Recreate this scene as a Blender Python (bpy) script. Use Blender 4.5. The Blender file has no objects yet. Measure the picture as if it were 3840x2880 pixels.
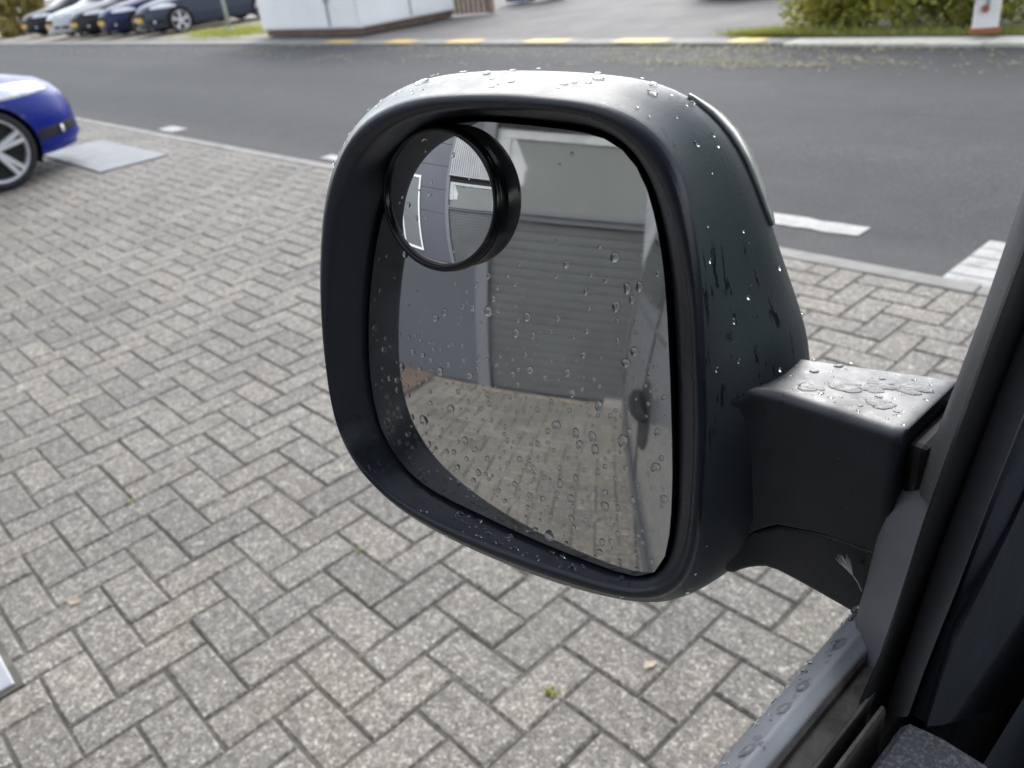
import bpy, bmesh, math, random
import numpy as np
from mathutils import Vector, Matrix

random.seed(7)
RNG = np.random.default_rng(7)
SC = bpy.context.scene
COL = SC.collection
R = math.radians

# ------------------------------------------------------------------ camera
CAM_H = 1.347
cam_d = bpy.data.cameras.new('camera')
cam = bpy.data.objects.new('camera', cam_d)
COL.objects.link(cam)
c_right = Vector((0.68081179, 0.72318294, -0.11619696))
c_down = Vector((0.27785234, -0.40177252, -0.87256915))
c_fwd = Vector((-0.67771187, 0.56176977, -0.47446955))
mw = Matrix((c_right, -c_down, -c_fwd)).transposed().to_4x4()
mw.translation = Vector((0, 0, CAM_H))
cam.matrix_world = mw
cam_d.sensor_width = 36.0
cam_d.lens = 36.0 * 3107.65 / 3840.0
cam_d.clip_start = 0.01
cam_d.clip_end = 2000
cam_d.dof.use_dof = True
cam_d.dof.focus_distance = 0.415
cam_d.dof.aperture_fstop = 12.5
SC.camera = cam

# ------------------------------------------------------------------ light
SUN_EL, SUN_AZ = 43.0, -38.0        # azimuth from +Y (van forward) towards +X
world = bpy.data.worlds.new('World')
SC.world = world
world.use_nodes = True
wn, wl = world.node_tree.nodes, world.node_tree.links
wn.clear()
w_out = wn.new('ShaderNodeOutputWorld')
w_bg = wn.new('ShaderNodeBackground')
w_sky = wn.new('ShaderNodeTexSky')
w_sky.sky_type = 'NISHITA'
w_sky.sun_disc = False
w_sky.sun_elevation = R(SUN_EL)
w_sky.sun_rotation = R(SUN_AZ)
w_sky.air_density = 1.0
w_sky.dust_density = 1.5
w_sky.ozone_density = 1.0
w_hs = wn.new('ShaderNodeHueSaturation')      # an overcast sky is nearly colourless
w_hs.inputs['Saturation'].default_value = 0.36
wl.new(w_sky.outputs[0], w_hs.inputs['Color'])
wl.new(w_hs.outputs[0], w_bg.inputs['Color'])
w_bg.inputs['Strength'].default_value = 0.15
wl.new(w_bg.outputs[0], w_out.inputs['Surface'])

sun_d = bpy.data.lights.new('sun', 'SUN')
sun_d.energy = 0.6
sun_d.angle = R(56)
sun_d.color = (1.0, 0.995, 0.985)
sun = bpy.data.objects.new('sun', sun_d)
COL.objects.link(sun)
sdir = Vector((math.sin(R(SUN_AZ)) * math.cos(R(SUN_EL)), math.cos(R(SUN_AZ)) * math.cos(R(SUN_EL)), math.sin(R(SUN_EL))))
sun.rotation_euler = (-sdir).to_track_quat('-Z', 'Y').to_euler()

SC.view_settings.view_transform = 'Standard'
SC.view_settings.look = 'None'
SC.view_settings.exposure = 1.38
SC.view_settings.gamma = 1.0
SC.view_settings.use_curve_mapping = False

# ------------------------------------------------------------------ helpers
def tag(o, label=None, cat=None, group=None, kind=None):
    if label: o['label'] = label
    if cat: o['category'] = cat
    if group: o['group'] = group
    if kind: o['kind'] = kind
    return o

def link(name, me, mats=None, parent=None, smooth=False):
    o = bpy.data.objects.new(name, me)
    COL.objects.link(o)
    if mats is not None:
        for mm in (mats if isinstance(mats, (list, tuple)) else [mats]):
            if mm.name not in [x.name for x in me.materials if x]:
                me.materials.append(mm)
    if parent is not None:
        o.parent = parent
    if smooth:
        me.polygons.foreach_set('use_smooth', [True] * len(me.polygons))
    return o

def mesh(name, verts, faces):
    me = bpy.data.meshes.new(name)
    me.from_pydata([tuple(map(float, v)) for v in verts], [], [tuple(map(int, f)) for f in faces])
    me.update()
    return me

def empty(name, loc=(0, 0, 0), rz=0):
    o = bpy.data.objects.new(name, None)
    o.location = loc
    o.rotation_euler = (0, 0, rz)
    o.empty_display_size = 0.1
    COL.objects.link(o)
    return o

class MB:
    """collects geometry for one mesh object"""
    def __init__(s): s.v, s.f = [], []
    def add(s, vs, fs):
        k = len(s.v)
        s.v += [tuple(map(float, v)) for v in vs]
        s.f += [tuple(i + k for i in f) for f in fs]
        return s
    def box(s, a, b, ch=0.0):
        (x0, y0, z0), (x1, y1, z1) = a, b
        x0, x1 = min(x0, x1), max(x0, x1); y0, y1 = min(y0, y1), max(y0, y1); z0, z1 = min(z0, z1), max(z0, z1)
        if ch <= 0:
            return s.add([(x0,y0,z0),(x1,y0,z0),(x1,y1,z0),(x0,y1,z0),(x0,y0,z1),(x1,y0,z1),(x1,y1,z1),(x0,y1,z1)],
                         [(0,3,2,1),(4,5,6,7),(0,1,5,4),(1,2,6,5),(2,3,7,6),(3,0,4,7)])
        bm = bmesh.new()
        bmesh.ops.create_cube(bm, size=1.0)
        for v in bm.verts:
            v.co = Vector(((x0+x1)/2 + v.co.x*(x1-x0), (y0+y1)/2 + v.co.y*(y1-y0), (z0+z1)/2 + v.co.z*(z1-z0)))
        bmesh.ops.bevel(bm, geom=bm.edges[:], offset=ch, segments=2, affect='EDGES', profile=0.5)
        bm.verts.index_update()
        s.add([v.co[:] for v in bm.verts], [[v.index for v in f.verts] for f in bm.faces])
        bm.free()
        return s
    def tube(s, pts, rad, n=10, cap=True):
        pts = [Vector(p) for p in pts]
        rads = rad if isinstance(rad, (list, tuple)) else [rad] * len(pts)
        base = len(s.v)
        up = None
        for i, p in enumerate(pts):
            d = (pts[min(i+1, len(pts)-1)] - pts[max(i-1, 0)]).normalized()
            if up is None:
                up = d.orthogonal().normalized()
            up = (up - d * up.dot(d)).normalized()
            sd = d.cross(up)
            for k in range(n):
                a = 2*math.pi*k/n
                s.v.append(tuple(p + (up*math.cos(a) + sd*math.sin(a))*rads[i]))
        for i in range(len(pts)-1):
            for k in range(n):
                a0 = base+i*n+k; a1 = base+i*n+(k+1) % n
                s.f.append((a0, a1, a1+n, a0+n))
        if cap:
            s.f.append(tuple(base+k for k in range(n))[::-1])
            s.f.append(tuple(base+(len(pts)-1)*n+k for k in range(n)))
        return s
    def loft(s, loops, closed=True, cap0=False, cap1=False):
        n = len(loops[0]); base = len(s.v)
        for lp in loops:
            s.v += [tuple(map(float, p)) for p in lp]
        m_ = n if closed else n-1
        for i in range(len(loops)-1):
            for k in range(m_):
                a0 = base+i*n+k; a1 = base+i*n+(k+1) % n
                s.f.append((a0, a1, a1+n, a0+n))
        if cap0: s.f.append(tuple(base+k for k in range(n))[::-1])
        if cap1: s.f.append(tuple(base+(len(loops)-1)*n+k for k in range(n)))
        return s
    def mesh(s, name, fixn=True):
        me = mesh(name, s.v, s.f)
        if fixn:
            bm = bmesh.new(); bm.from_mesh(me)
            bmesh.ops.recalc_face_normals(bm, faces=bm.faces)
            bm.to_mesh(me); bm.free()
        return me
    def build(s, name, mat, parent=None, smooth=False, fixn=True, bevel=0.0):
        o = link(name, s.mesh(name, fixn), mat, parent, smooth)
        if bevel:
            md = o.modifiers.new('bevel', 'BEVEL'); md.width = bevel; md.segments = 2; md.limit_method = 'ANGLE'
        return o

def copy_tree(o, parent=None):
    c = o.copy(); COL.objects.link(c)
    if parent is not None: c.parent = parent
    for ch in [x for x in bpy.data.objects if x.parent == o]:
        copy_tree(ch, c)
    return c

# ------------------------------------------------------------------ materials
def newmat(name):
    m = bpy.data.materials.new(name); m.use_nodes = True
    nt = m.node_tree
    return m, nt, nt.nodes['Principled BSDF']

def nd(nt, t, **kw):
    n = nt.nodes.new(t)
    for k, v in kw.items():
        if k in n.inputs.keys(): n.inputs[k].default_value = v
        else: setattr(n, k, v)
    return n

def c4(c): return (c[0], c[1], c[2], 1.0)

def pos(nt): return nd(nt, 'ShaderNodeNewGeometry').outputs['Position']

def noise(nt, scale, detail=4.0, rough=0.55, vec=None, stretch=None):
    n = nd(nt, 'ShaderNodeTexNoise', Scale=scale, Detail=detail, Roughness=rough)
    v = vec if vec is not None else pos(nt)
    if stretch:
        mp_ = nd(nt, 'ShaderNodeMapping'); mp_.inputs['Scale'].default_value = stretch
        nt.links.new(v, mp_.inputs['Vector']); v = mp_.outputs[0]
    nt.links.new(v, n.inputs['Vector'])
    return n.outputs['Fac']

def ramp(nt, fac, stops):
    r = nd(nt, 'ShaderNodeValToRGB')
    el = r.color_ramp.elements
    while len(el) < len(stops): el.new(0.5)
    for e, (p, c) in zip(el, stops):
        e.position = p; e.color = c4(c) if not isinstance(c, float) else (c, c, c, 1)
    nt.links.new(fac, r.inputs['Fac'])
    return r.outputs['Color']

def mix(nt, fac, a, b, mode='MIX'):
    m = nd(nt, 'ShaderNodeMix', data_type='RGBA', blend_type=mode)
    for inp, val in ((m.inputs['Factor'], fac), (m.inputs[6], a), (m.inputs[7], b)):
        if isinstance(val, bpy.types.NodeSocket): nt.links.new(val, inp)
        elif isinstance(val, (tuple, list)): inp.default_value = c4(val)
        else: inp.default_value = val
    return m.outputs[2]

def math_(nt, op, a, b=0.0, clamp=False):
    m = nd(nt, 'ShaderNodeMath', operation=op, use_clamp=clamp)
    for i, val in enumerate((a, b)):
        if isinstance(val, bpy.types.NodeSocket): nt.links.new(val, m.inputs[i])
        else: m.inputs[i].default_value = val
    return m.outputs[0]

def bump(nt, bsdf, h, strength=0.2, dist=0.002):
    b = nd(nt, 'ShaderNodeBump'); b.inputs['Strength'].default_value = strength; b.inputs['Distance'].default_value = dist
    nt.links.new(h, b.inputs['Height']); nt.links.new(b.outputs[0], bsdf.inputs['Normal'])

def simple(name, col, rough=0.5, metal=0.0, spec=0.5, var=0.12, scale=8.0, bumps=0.0, bscale=200.0, bdist=0.001, coat=0.0, trans=0.0, ior=1.45):
    m, nt, b = newmat(name)
    n = noise(nt, scale)
    lo = tuple(c*(1-var) for c in col); hi = tuple(min(1.0, c*(1+var)) for c in col)
    nt.links.new(ramp(nt, n, [(0.3, lo), (0.7, hi)]), b.inputs['Base Color'])
    rr = ramp(nt, noise(nt, scale*2.3), [(0.3, float(max(0.0, rough-0.06))), (0.7, float(min(1.0, rough+0.06)))])
    nt.links.new(rr, b.inputs['Roughness'])
    b.inputs['Metallic'].default_value = metal
    b.inputs['Specular IOR Level'].default_value = spec
    b.inputs['Coat Weight'].default_value = coat
    b.inputs['Coat Roughness'].default_value = 0.06
    b.inputs['Transmission Weight'].default_value = trans
    b.inputs['IOR'].default_value = ior
    if bumps: bump(nt, b, noise(nt, bscale, 3.0), bumps, bdist)
    return m

# pavers: concrete with aggregate, each a little different
def paver_mat():
    m, nt, b = newmat('concrete_paver')
    gi = nd(nt, 'ShaderNodeNewGeometry').outputs['Random Per Island']
    oi = nd(nt, 'ShaderNodeObjectInfo').outputs['Random']
    rnd = math_(nt, 'FRACT', math_(nt, 'ADD', gi, oi))
    base = ramp(nt, rnd, [(0.0, (0.166, 0.159, 0.145)), (0.3, (0.208, 0.198, 0.177)), (0.55, (0.188, 0.180, 0.163)), (0.8, (0.212, 0.197, 0.173)), (1.0, (0.228, 0.216, 0.193))])
    big = noise(nt, 1.3, 3.0)
    base = mix(nt, 1.0, base, ramp(nt, big, [(0.3, (0.80, 0.81, 0.81)), (0.7, (1.14, 1.12, 1.09))]), 'MULTIPLY')
    mot = noise(nt, 38.0, 5.0, 0.68)
    base = mix(nt, 1.0, base, ramp(nt, mot, [(0.28, (0.58, 0.58, 0.58)), (0.5, (1.02, 1.02, 1.02)), (0.70, (1.5, 1.49, 1.46))]), 'MULTIPLY')
    vor = nd(nt, 'ShaderNodeTexVoronoi', Scale=190.0); nt.links.new(pos(nt), vor.inputs['Vector'])
    sep = nd(nt, 'ShaderNodeSeparateColor'); nt.links.new(vor.outputs['Color'], sep.inputs[0])
    base = mix(nt, 1.0, base, ramp(nt, sep.outputs[0], [(0.0, (0.55, 0.55, 0.55)), (0.3, (0.84, 0.80, 0.80)), (0.70, (1.08, 1.07, 1.06)), (0.88, (1.45, 1.44, 1.41)), (1.0, (2.2, 2.16, 2.06))]), 'MULTIPLY')
    moss = noise(nt, 2.1, 5.0)
    base = mix(nt, math_(nt, 'MULTIPLY', ramp(nt, moss, [(0.55, 0.0), (0.75, 0.35)]), 1.0), base, (0.14, 0.145, 0.105))
    nt.links.new(base, b.inputs['Base Color'])
    b.inputs['Roughness'].default_value = 0.72
    b.inputs['Specular IOR Level'].default_value = 0.4
    bump(nt, b, sep.outputs[1], 0.35, 0.0012)
    return m

def asphalt_mat():
    m, nt, b = newmat('asphalt')
    p = pos(nt)
    fine = nd(nt, 'ShaderNodeTexVoronoi', Scale=120.0); nt.links.new(p, fine.inputs['Vector'])
    sep = nd(nt, 'ShaderNodeSeparateColor'); nt.links.new(fine.outputs['Color'], sep.inputs[0])
    base = ramp(nt, sep.outputs[0], [(0.0, (0.033, 0.035, 0.039)), (0.7, (0.047, 0.049, 0.053)), (1.0, (0.078, 0.080, 0.084))])
    lane = noise(nt, 0.55, 4.0, 0.6, None, (0.25, 1.4, 1.0))
    base = mix(nt, 1.0, base, ramp(nt, lane, [(0.3, (0.68, 0.68, 0.69)), (0.7, (1.28, 1.27, 1.25))]), 'MULTIPLY')
    pat = noise(nt, 3.0, 5.0, 0.6)
    base = mix(nt, 1.0, base, ramp(nt, pat, [(0.35, (0.9, 0.9, 0.9)), (0.7, (1.12, 1.12, 1.1))]), 'MULTIPLY')
    sy = nd(nt, 'ShaderNodeSeparateXYZ'); nt.links.new(p, sy.inputs[0])
    trk = math_(nt, 'SINE', math_(nt, 'MULTIPLY', math_(nt, 'ADD', sy.outputs['Y'], math_(nt, 'MULTIPLY', noise(nt, 0.35, 2.0), 0.8)), 3.9))
    base = mix(nt, 1.0, base, ramp(nt, math_(nt, 'ADD', math_(nt, 'MULTIPLY', trk, 0.5), 0.5), [(0.0, (0.92, 0.92, 0.925)), (1.0, (1.10, 1.10, 1.09))]), 'MULTIPLY')
    wob = math_(nt, 'ADD', sy.outputs['Y'], math_(nt, 'MULTIPLY', noise(nt, 1.2, 4.0), 0.16))
    seam = math_(nt, 'ABSOLUTE', math_(nt, 'SUBTRACT', wob, 5.88))
    base = mix(nt, ramp(nt, math_(nt, 'MULTIPLY', seam, 20.0), [(0.25, 0.75), (0.5, 0.0)]), base, (0.028, 0.028, 0.03))
    # grey dust towards the near gutter has a ragged edge of its own
    sx = nd(nt, 'ShaderNodeSeparateXYZ'); nt.links.new(p, sx.inputs[0])
    edge = math_(nt, 'ADD', sx.outputs['Y'], math_(nt, 'MULTIPLY', math_(nt, 'SUBTRACT', noise(nt, 1.6, 5.0), 0.5), 0.7))
    dust = ramp(nt, math_(nt, 'MULTIPLY', math_(nt, 'SUBTRACT', edge, 3.0), 1.0), [(0.35, 0.55), (0.62, 0.0)])
    base = mix(nt, dust, base, (0.080, 0.078, 0.074))
    nt.links.new(base, b.inputs['Base Color'])
    rr = ramp(nt, lane, [(0.3, 0.72), (0.7, 0.85)])
    nt.links.new(rr, b.inputs['Roughness'])
    b.inputs['Specular IOR Level'].default_value = 0.3
    bump(nt, b, sep.outputs[1], 0.5, 0.003)
    return m

def paint_mark(name, col, wear=0.5):
    m, nt, b = newmat(name)
    n1 = noise(nt, 9.0, 6.0, 0.7); n2 = noise(nt, 60.0, 4.0, 0.7)
    f = math_(nt, 'ADD', math_(nt, 'MULTIPLY', n1, 0.6), math_(nt, 'MULTIPLY', n2, 0.4))
    under = (0.24, 0.235, 0.22)
    nt.links.new(mix(nt, ramp(nt, f, [(wear-0.12, 1.0), (wear+0.02, 0.0)]), col, under), b.inputs['Base Color'])
    b.inputs['Roughness'].default_value = 0.6
    return m

def plastic_mat(name, col, rough=0.42, grain=0.25, streak=True, algae=0.0, spec=0.5, wet=False, shade_col=None):
    m, nt, b = newmat(name)
    tc = pos(nt)
    base = ramp(nt, noise(nt, 22.0, 4.0), [(0.3, tuple(c*0.85 for c in col)), (0.7, tuple(c*1.15 for c in col))])
    if algae:
        al = noise(nt, 16.0, 5.0, 0.6)
        base = mix(nt, ramp(nt, al, [(0.42, 0.0), (0.68, algae)]), base, (0.064, 0.090, 0.080))
    if shade_col:                                  # painted shade: shell colour darkens to the arm's tone towards the arm
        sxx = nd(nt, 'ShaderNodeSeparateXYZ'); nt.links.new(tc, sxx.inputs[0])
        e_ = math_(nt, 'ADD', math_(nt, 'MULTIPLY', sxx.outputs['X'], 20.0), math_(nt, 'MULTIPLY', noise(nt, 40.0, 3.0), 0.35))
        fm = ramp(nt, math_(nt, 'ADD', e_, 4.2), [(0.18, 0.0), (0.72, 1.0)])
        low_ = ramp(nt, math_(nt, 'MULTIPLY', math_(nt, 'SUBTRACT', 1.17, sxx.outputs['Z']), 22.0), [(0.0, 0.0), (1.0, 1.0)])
        base = mix(nt, math_(nt, 'MULTIPLY', fm, low_), base, shade_col)
    rgh = ramp(nt, noise(nt, 30.0, 3.0), [(0.3, float(rough-0.05)), (0.7, float(rough+0.06))])
    if streak:
        st = noise(nt, 1.0, 4.0, 0.6, tc, (190.0, 190.0, 22.0))
        msk = ramp(nt, st, [(0.59, 0.0), (0.63, 1.0)])
        low = noise(nt, 14.0, 2.0)
        msk = math_(nt, 'MULTIPLY', msk, ramp(nt, low, [(0.48, 0.0), (0.55, 1.0)]))
        base = mix(nt, msk, base, tuple(c*0.35 for c in col))
        rgh = mix(nt, msk, rgh, (0.16, 0.16, 0.16))
    # dust specks
    sp = nd(nt, 'ShaderNodeTexVoronoi', Scale=330.0); nt.links.new(tc, sp.inputs['Vector'])
    spm = ramp(nt, sp.outputs['Distance'], [(0.05, 1.0), (0.09, 0.0)])
    sc_ = nd(nt, 'ShaderNodeSeparateColor'); nt.links.new(sp.outputs['Color'], sc_.inputs[0])
    spm = math_(nt, 'MULTIPLY', spm, ramp(nt, sc_.outputs[0], [(0.86, 0.0), (0.9, 0.75)]))
    base = mix(nt, spm, base, (0.30, 0.29, 0.26))
    nt.links.new(base, b.inputs['Base Color'])
    nt.links.new(rgh, b.inputs['Roughness'])
    b.inputs['Specular IOR Level'].default_value = spec
    if wet:                                   # rain lies as a film on faces that look up
        sz = nd(nt, 'ShaderNodeSeparateXYZ'); nt.links.new(nd(nt, 'ShaderNodeNewGeometry').outputs['Normal'], sz.inputs[0])
        wetm = math_(nt, 'MULTIPLY', ramp(nt, sz.outputs['Z'], [(0.45, 0.0), (0.8, 1.0)]), ramp(nt, noise(nt, 45.0, 4.0), [(0.3, 0.2), (0.6, float(wet))]))
        nt.links.new(wetm, b.inputs['Coat Weight']); b.inputs['Coat Roughness'].default_value = 0.38; b.inputs['Coat IOR'].default_value = 1.62
    if grain:
        g = nd(nt, 'ShaderNodeTexVoronoi', Scale=1100.0); nt.links.new(tc, g.inputs['Vector'])
        bump(nt, b, g.outputs['Distance'], grain, 0.0003)
    return m

def leaf_mat(name, cols):
    m, nt, b = newmat(name)
    gi = nd(nt, 'ShaderNodeNewGeometry').outputs['Random Per Island']
    k = len(cols)
    base = ramp(nt, gi, [(i/(k-1), c) for i, c in enumerate(cols)])
    nt.links.new(base, b.inputs['Base Color'])
    b.inputs['Roughness'].default_value = 0.5
    tr = nd(nt, 'ShaderNodeBsdfTranslucent'); nt.links.new(base, tr.inputs['Color'])
    ms = nd(nt, 'ShaderNodeMixShader'); ms.inputs[0].default_value = 0.45
    out = nt.nodes['Material Output']
    nt.links.new(b.outputs[0], ms.inputs[1]); nt.links.new(tr.outputs[0], ms.inputs[2]); nt.links.new(ms.outputs[0], out.inputs['Surface'])
    return m

M = {}
M['paver'] = paver_mat()
M['joint'] = simple('joint_sand', (0.118, 0.111, 0.090), 0.9, var=0.5, scale=9, bumps=0.5, bscale=300, bdist=0.002)
M['asphalt'] = asphalt_mat()
M['kerb'] = simple('kerb_concrete', (0.26, 0.248, 0.23), 0.75, var=0.22, scale=7, bumps=0.4, bscale=180, bdist=0.002)
M['kerb_white'] = paint_mark('kerb_white_paint', (0.68, 0.66, 0.58), 0.44)
M['yellow'] = paint_mark('yellow_paint', (0.72, 0.50, 0.08), 0.47)
M['white_line'] = paint_mark('white_line_paint', (0.40, 0.395, 0.375), 0.52)
M['ground'] = simple('far_ground', (0.15, 0.14, 0.125), 0.85, var=0.25, scale=0.5, bumps=0.4, bscale=60, bdist=0.004)
M['drive'] = simple('driveway_tarmac', (0.165, 0.157, 0.148), 0.8, var=0.2, scale=0.9, bumps=0.4, bscale=90, bdist=0.003)
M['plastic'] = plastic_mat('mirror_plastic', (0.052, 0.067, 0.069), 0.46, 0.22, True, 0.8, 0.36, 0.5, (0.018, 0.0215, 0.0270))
M['arm'] = plastic_mat('mirror_arm_shaded_plastic', (0.018, 0.0215, 0.0270), 0.46, 0.2, True, 0.0, 0.34, 1.0)  # same plastic as the housing, its shade painted in as a darker base
M['lip'] = plastic_mat('mirror_rim_plastic', (0.020, 0.0235, 0.032), 0.30, 0.16, False, 0.0, 0.6)
M['trim'] = plastic_mat('door_trim_plastic', (0.062, 0.062, 0.065), 0.5, 0.2, False)
M['trim_grey'] = plastic_mat('weathered_grey_plastic', (0.15, 0.152, 0.158), 0.5, 0.2, False)
M['rubber'] = simple('black_rubber', (0.010, 0.010, 0.011), 0.55, spec=0.3, var=0.3, scale=40)
M['cabin'] = simple('cabin_trim', (0.024, 0.027, 0.034), 0.75, spec=0.25, var=0.2, scale=30, bumps=0.4, bscale=700, bdist=0.0005)
M['seal_brown'] = simple('weathered_seal', (0.050, 0.046, 0.040), 0.6, var=0.55, scale=120, bumps=0.5, bscale=900, bdist=0.0006)
M['van'] = simple('van_paint', (0.27, 0.28, 0.30), 0.28, metal=0.55, var=0.05, scale=4, coat=0.6)
M['belt'] = plastic_mat('belt_plastic', (0.30, 0.312, 0.33), 0.42, 0.15, False, 0.0, 0.5)

def mirror_mat(name, col, rough, film=0.05):
    m, nt, b = newmat(name)
    sm = noise(nt, 35.0, 5.0, 0.6)
    b.inputs['Metallic'].default_value = 1.0
    nt.links.new(ramp(nt, sm, [(0.3, tuple(c*0.96 for c in col)), (0.7, col)]), b.inputs['Base Color'])
    nt.links.new(ramp(nt, sm, [(0.4, float(rough)), (0.8, float(rough*2.2))]), b.inputs['Roughness'])
    di = nd(nt, 'ShaderNodeBsdfDiffuse'); di.inputs['Color'].default_value = (0.55, 0.55, 0.53, 1)     # film of road grime
    ms = nd(nt, 'ShaderNodeMixShader')
    nt.links.new(ramp(nt, noise(nt, 24.0, 5.0, 0.65), [(0.3, 0.02), (0.75, float(film))]), ms.inputs[0])
    nt.links.new(b.outputs[0], ms.inputs[1]); nt.links.new(di.outputs[0], ms.inputs[2]); nt.links.new(ms.outputs[0], nt.nodes['Material Output'].inputs['Surface'])
    return m
M['mirror'] = mirror_mat('mirror_silver', (0.62, 0.62, 0.605), 0.025, 0.17)
M['mirror2'] = mirror_mat('blind_spot_silver', (0.82, 0.83, 0.84), 0.006)
M['gloss_black'] = simple('gloss_black_plastic', (0.008, 0.008, 0.009), 0.16, var=0.2, scale=60)
def water_mat():
    m, nt, b = newmat('water')
    b.inputs['Base Color'].default_value = (1, 1, 1, 1)
    b.inputs['Roughness'].default_value = 0.0
    b.inputs['IOR'].default_value = 1.333
    b.inputs['Transmission Weight'].default_value = 1.0
    return m
M['water'] = water_mat()
M['lens'] = simple('clear_lens', (0.40, 0.43, 0.41), 0.2, var=0.06, scale=80, coat=0.5)
M['wall'] = simple('grey_wall_panel', (0.070, 0.079, 0.098), 0.5, var=0.07, scale=2.2, bumps=0.1, bscale=60)
M['pilaster'] = simple('pilaster_grey', (0.13, 0.138, 0.155), 0.45, var=0.06, scale=3)
M['shutter'] = simple('roller_shutter', (0.085, 0.091, 0.094), 0.42, var=0.12, scale=4, spec=0.5)
M['corr'] = simple('corrugated_steel', (0.30, 0.305, 0.31), 0.4, var=0.1, scale=3, metal=0.2)
M['white_paint'] = simple('white_painted_frame', (0.74, 0.75, 0.76), 0.4, var=0.05, scale=5)
M['win_frame'] = simple('weathered_white_frame', (0.44, 0.455, 0.46), 0.45, var=0.12, scale=9)
M['pane'] = simple('frosted_window_film', (0.145, 0.157, 0.147), 0.35, var=0.05, scale=2.0)
M['door_grey'] = simple('grey_door_leaf', (0.13, 0.14, 0.15), 0.4, var=0.05, scale=2.0)
M['steel'] = simple('galvanised_steel', (0.36, 0.37, 0.385), 0.45, metal=0.5, var=0.15, scale=25)
M['slab'] = simple('smooth_pale_slab', (0.17, 0.178, 0.19), 0.5, var=0.1, scale=3)
M['glass_dark'] = simple('car_glass', (0.025, 0.03, 0.032), 0.05, spec=0.8, var=0.1)
M['tyre'] = simple('tyre_rubber', (0.022, 0.022, 0.023), 0.75, var=0.25, scale=20)
M['alloy'] = simple('alloy_wheel', (0.66, 0.67, 0.69), 0.3, metal=0.35, var=0.08, scale=20)
M['dark'] = simple('dark_underbody', (0.012, 0.012, 0.013), 0.7, var=0.2)
M['lamp'] = simple('headlamp_glass', (0.74, 0.77, 0.80), 0.12, var=0.25, scale=18, coat=0.6, metal=0.25)
M['plate_y'] = simple('yellow_plate', (0.72, 0.42, 0.03), 0.35, var=0.08)
M['chrome'] = simple('chrome_trim', (0.7, 0.71, 0.72), 0.15, metal=1.0, var=0.05)
def carpaint(name, col, rough=0.3):
    return simple(name, col, rough, metal=0.0, var=0.04, scale=3, spec=0.32)
M['container'] = simple('white_container', (0.88, 0.89, 0.88), 0.45, var=0.06, scale=1.4, bumps=0.06, bscale=6, bdist=0.01)
M['rustbase'] = simple('rusty_skid', (0.14, 0.095, 0.075), 0.75, var=0.35, scale=9)
M['wood'] = simple('weathered_wood', (0.26, 0.19, 0.14), 0.75, var=0.3, scale=9)
M['bluebin'] = simple('blue_plastic_bin', (0.06, 0.13, 0.24), 0.45, var=0.2, scale=6)
M['post'] = simple('pale_green_post', (0.42, 0.47, 0.45), 0.45, metal=0.2, var=0.15, scale=12)
M['leafgreen'] = leaf_mat('leaf_green', [(0.12, 0.15, 0.022), (0.30, 0.32, 0.045), (0.44, 0.44, 0.08), (0.17, 0.19, 0.03), (0.58, 0.48, 0.10)])
M['leafolive'] = leaf_mat('leaf_olive', [(0.20, 0.17, 0.04), (0.30, 0.22, 0.06), (0.15, 0.16, 0.04), (0.34, 0.27, 0.09)])
M['grass'] = leaf_mat('grass_blades', [(0.30, 0.34, 0.06), (0.42, 0.42, 0.09), (0.24, 0.30, 0.06), (0.52, 0.47, 0.15)])
M['flower'] = leaf_mat('yellow_flower', [(0.75, 0.50, 0.03), (0.80, 0.60, 0.06)])
M['litter'] = leaf_mat('fallen_leaf_litter', [(0.48, 0.44, 0.22), (0.40, 0.38, 0.20), (0.55, 0.50, 0.30), (0.33, 0.33, 0.18), (0.50, 0.46, 0.32)])
M['litter_brown'] = leaf_mat('dry_leaf_litter', [(0.52, 0.36, 0.17), (0.58, 0.47, 0.30), (0.66, 0.58, 0.44), (0.48, 0.40, 0.28)])
M['stem'] = simple('bush_stem', (0.10, 0.075, 0.05), 0.8, var=0.3, scale=30)
M['fluff'] = simple('white_seed_hair', (0.85, 0.85, 0.80), 0.6, var=0.05)
def bollard_mat():
    m, nt, b = newmat('rusty_white_post')
    n = noise(nt, 9.0, 5.0, 0.65)
    nt.links.new(mix(nt, ramp(nt, n, [(0.60, 0.0), (0.64, 1.0)]), (0.80, 0.79, 0.77), (0.36, 0.10, 0.045)), b.inputs['Base Color'])
    b.inputs['Roughness'].default_value = 0.55
    return m
M['bollard'] = bollard_mat()
M['rust'] = simple('rust', (0.33, 0.11, 0.05), 0.8, var=0.35, scale=25)
WORLD_ROOTS = {}
def root(name, loc):
    o = empty(name, loc); WORLD_ROOTS[o.name] = Vector(loc); return o
def wb(mb, name, mat, parent, smooth=False, fixn=True, bevel=0.0):
    """build from world coordinates under a root that stands at the thing's base"""
    o = mb.build(name, mat, None, smooth, fixn, bevel)
    attach(o, parent); return o
def attach(o, parent):
    o.parent = parent
    if parent.name in WORLD_ROOTS:
        o.matrix_parent_inverse = Matrix.Translation(-WORLD_ROOTS[parent.name])
    return o

def cam_px(p):
    q = Vector(p) - Vector((0, 0, CAM_H))
    d = q.dot(c_fwd)
    if d <= 0.01: return None
    return (1920 + 3107.65*q.dot(c_right)/d, 1440 + 3107.65*q.dot(c_down)/d, d)

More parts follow.
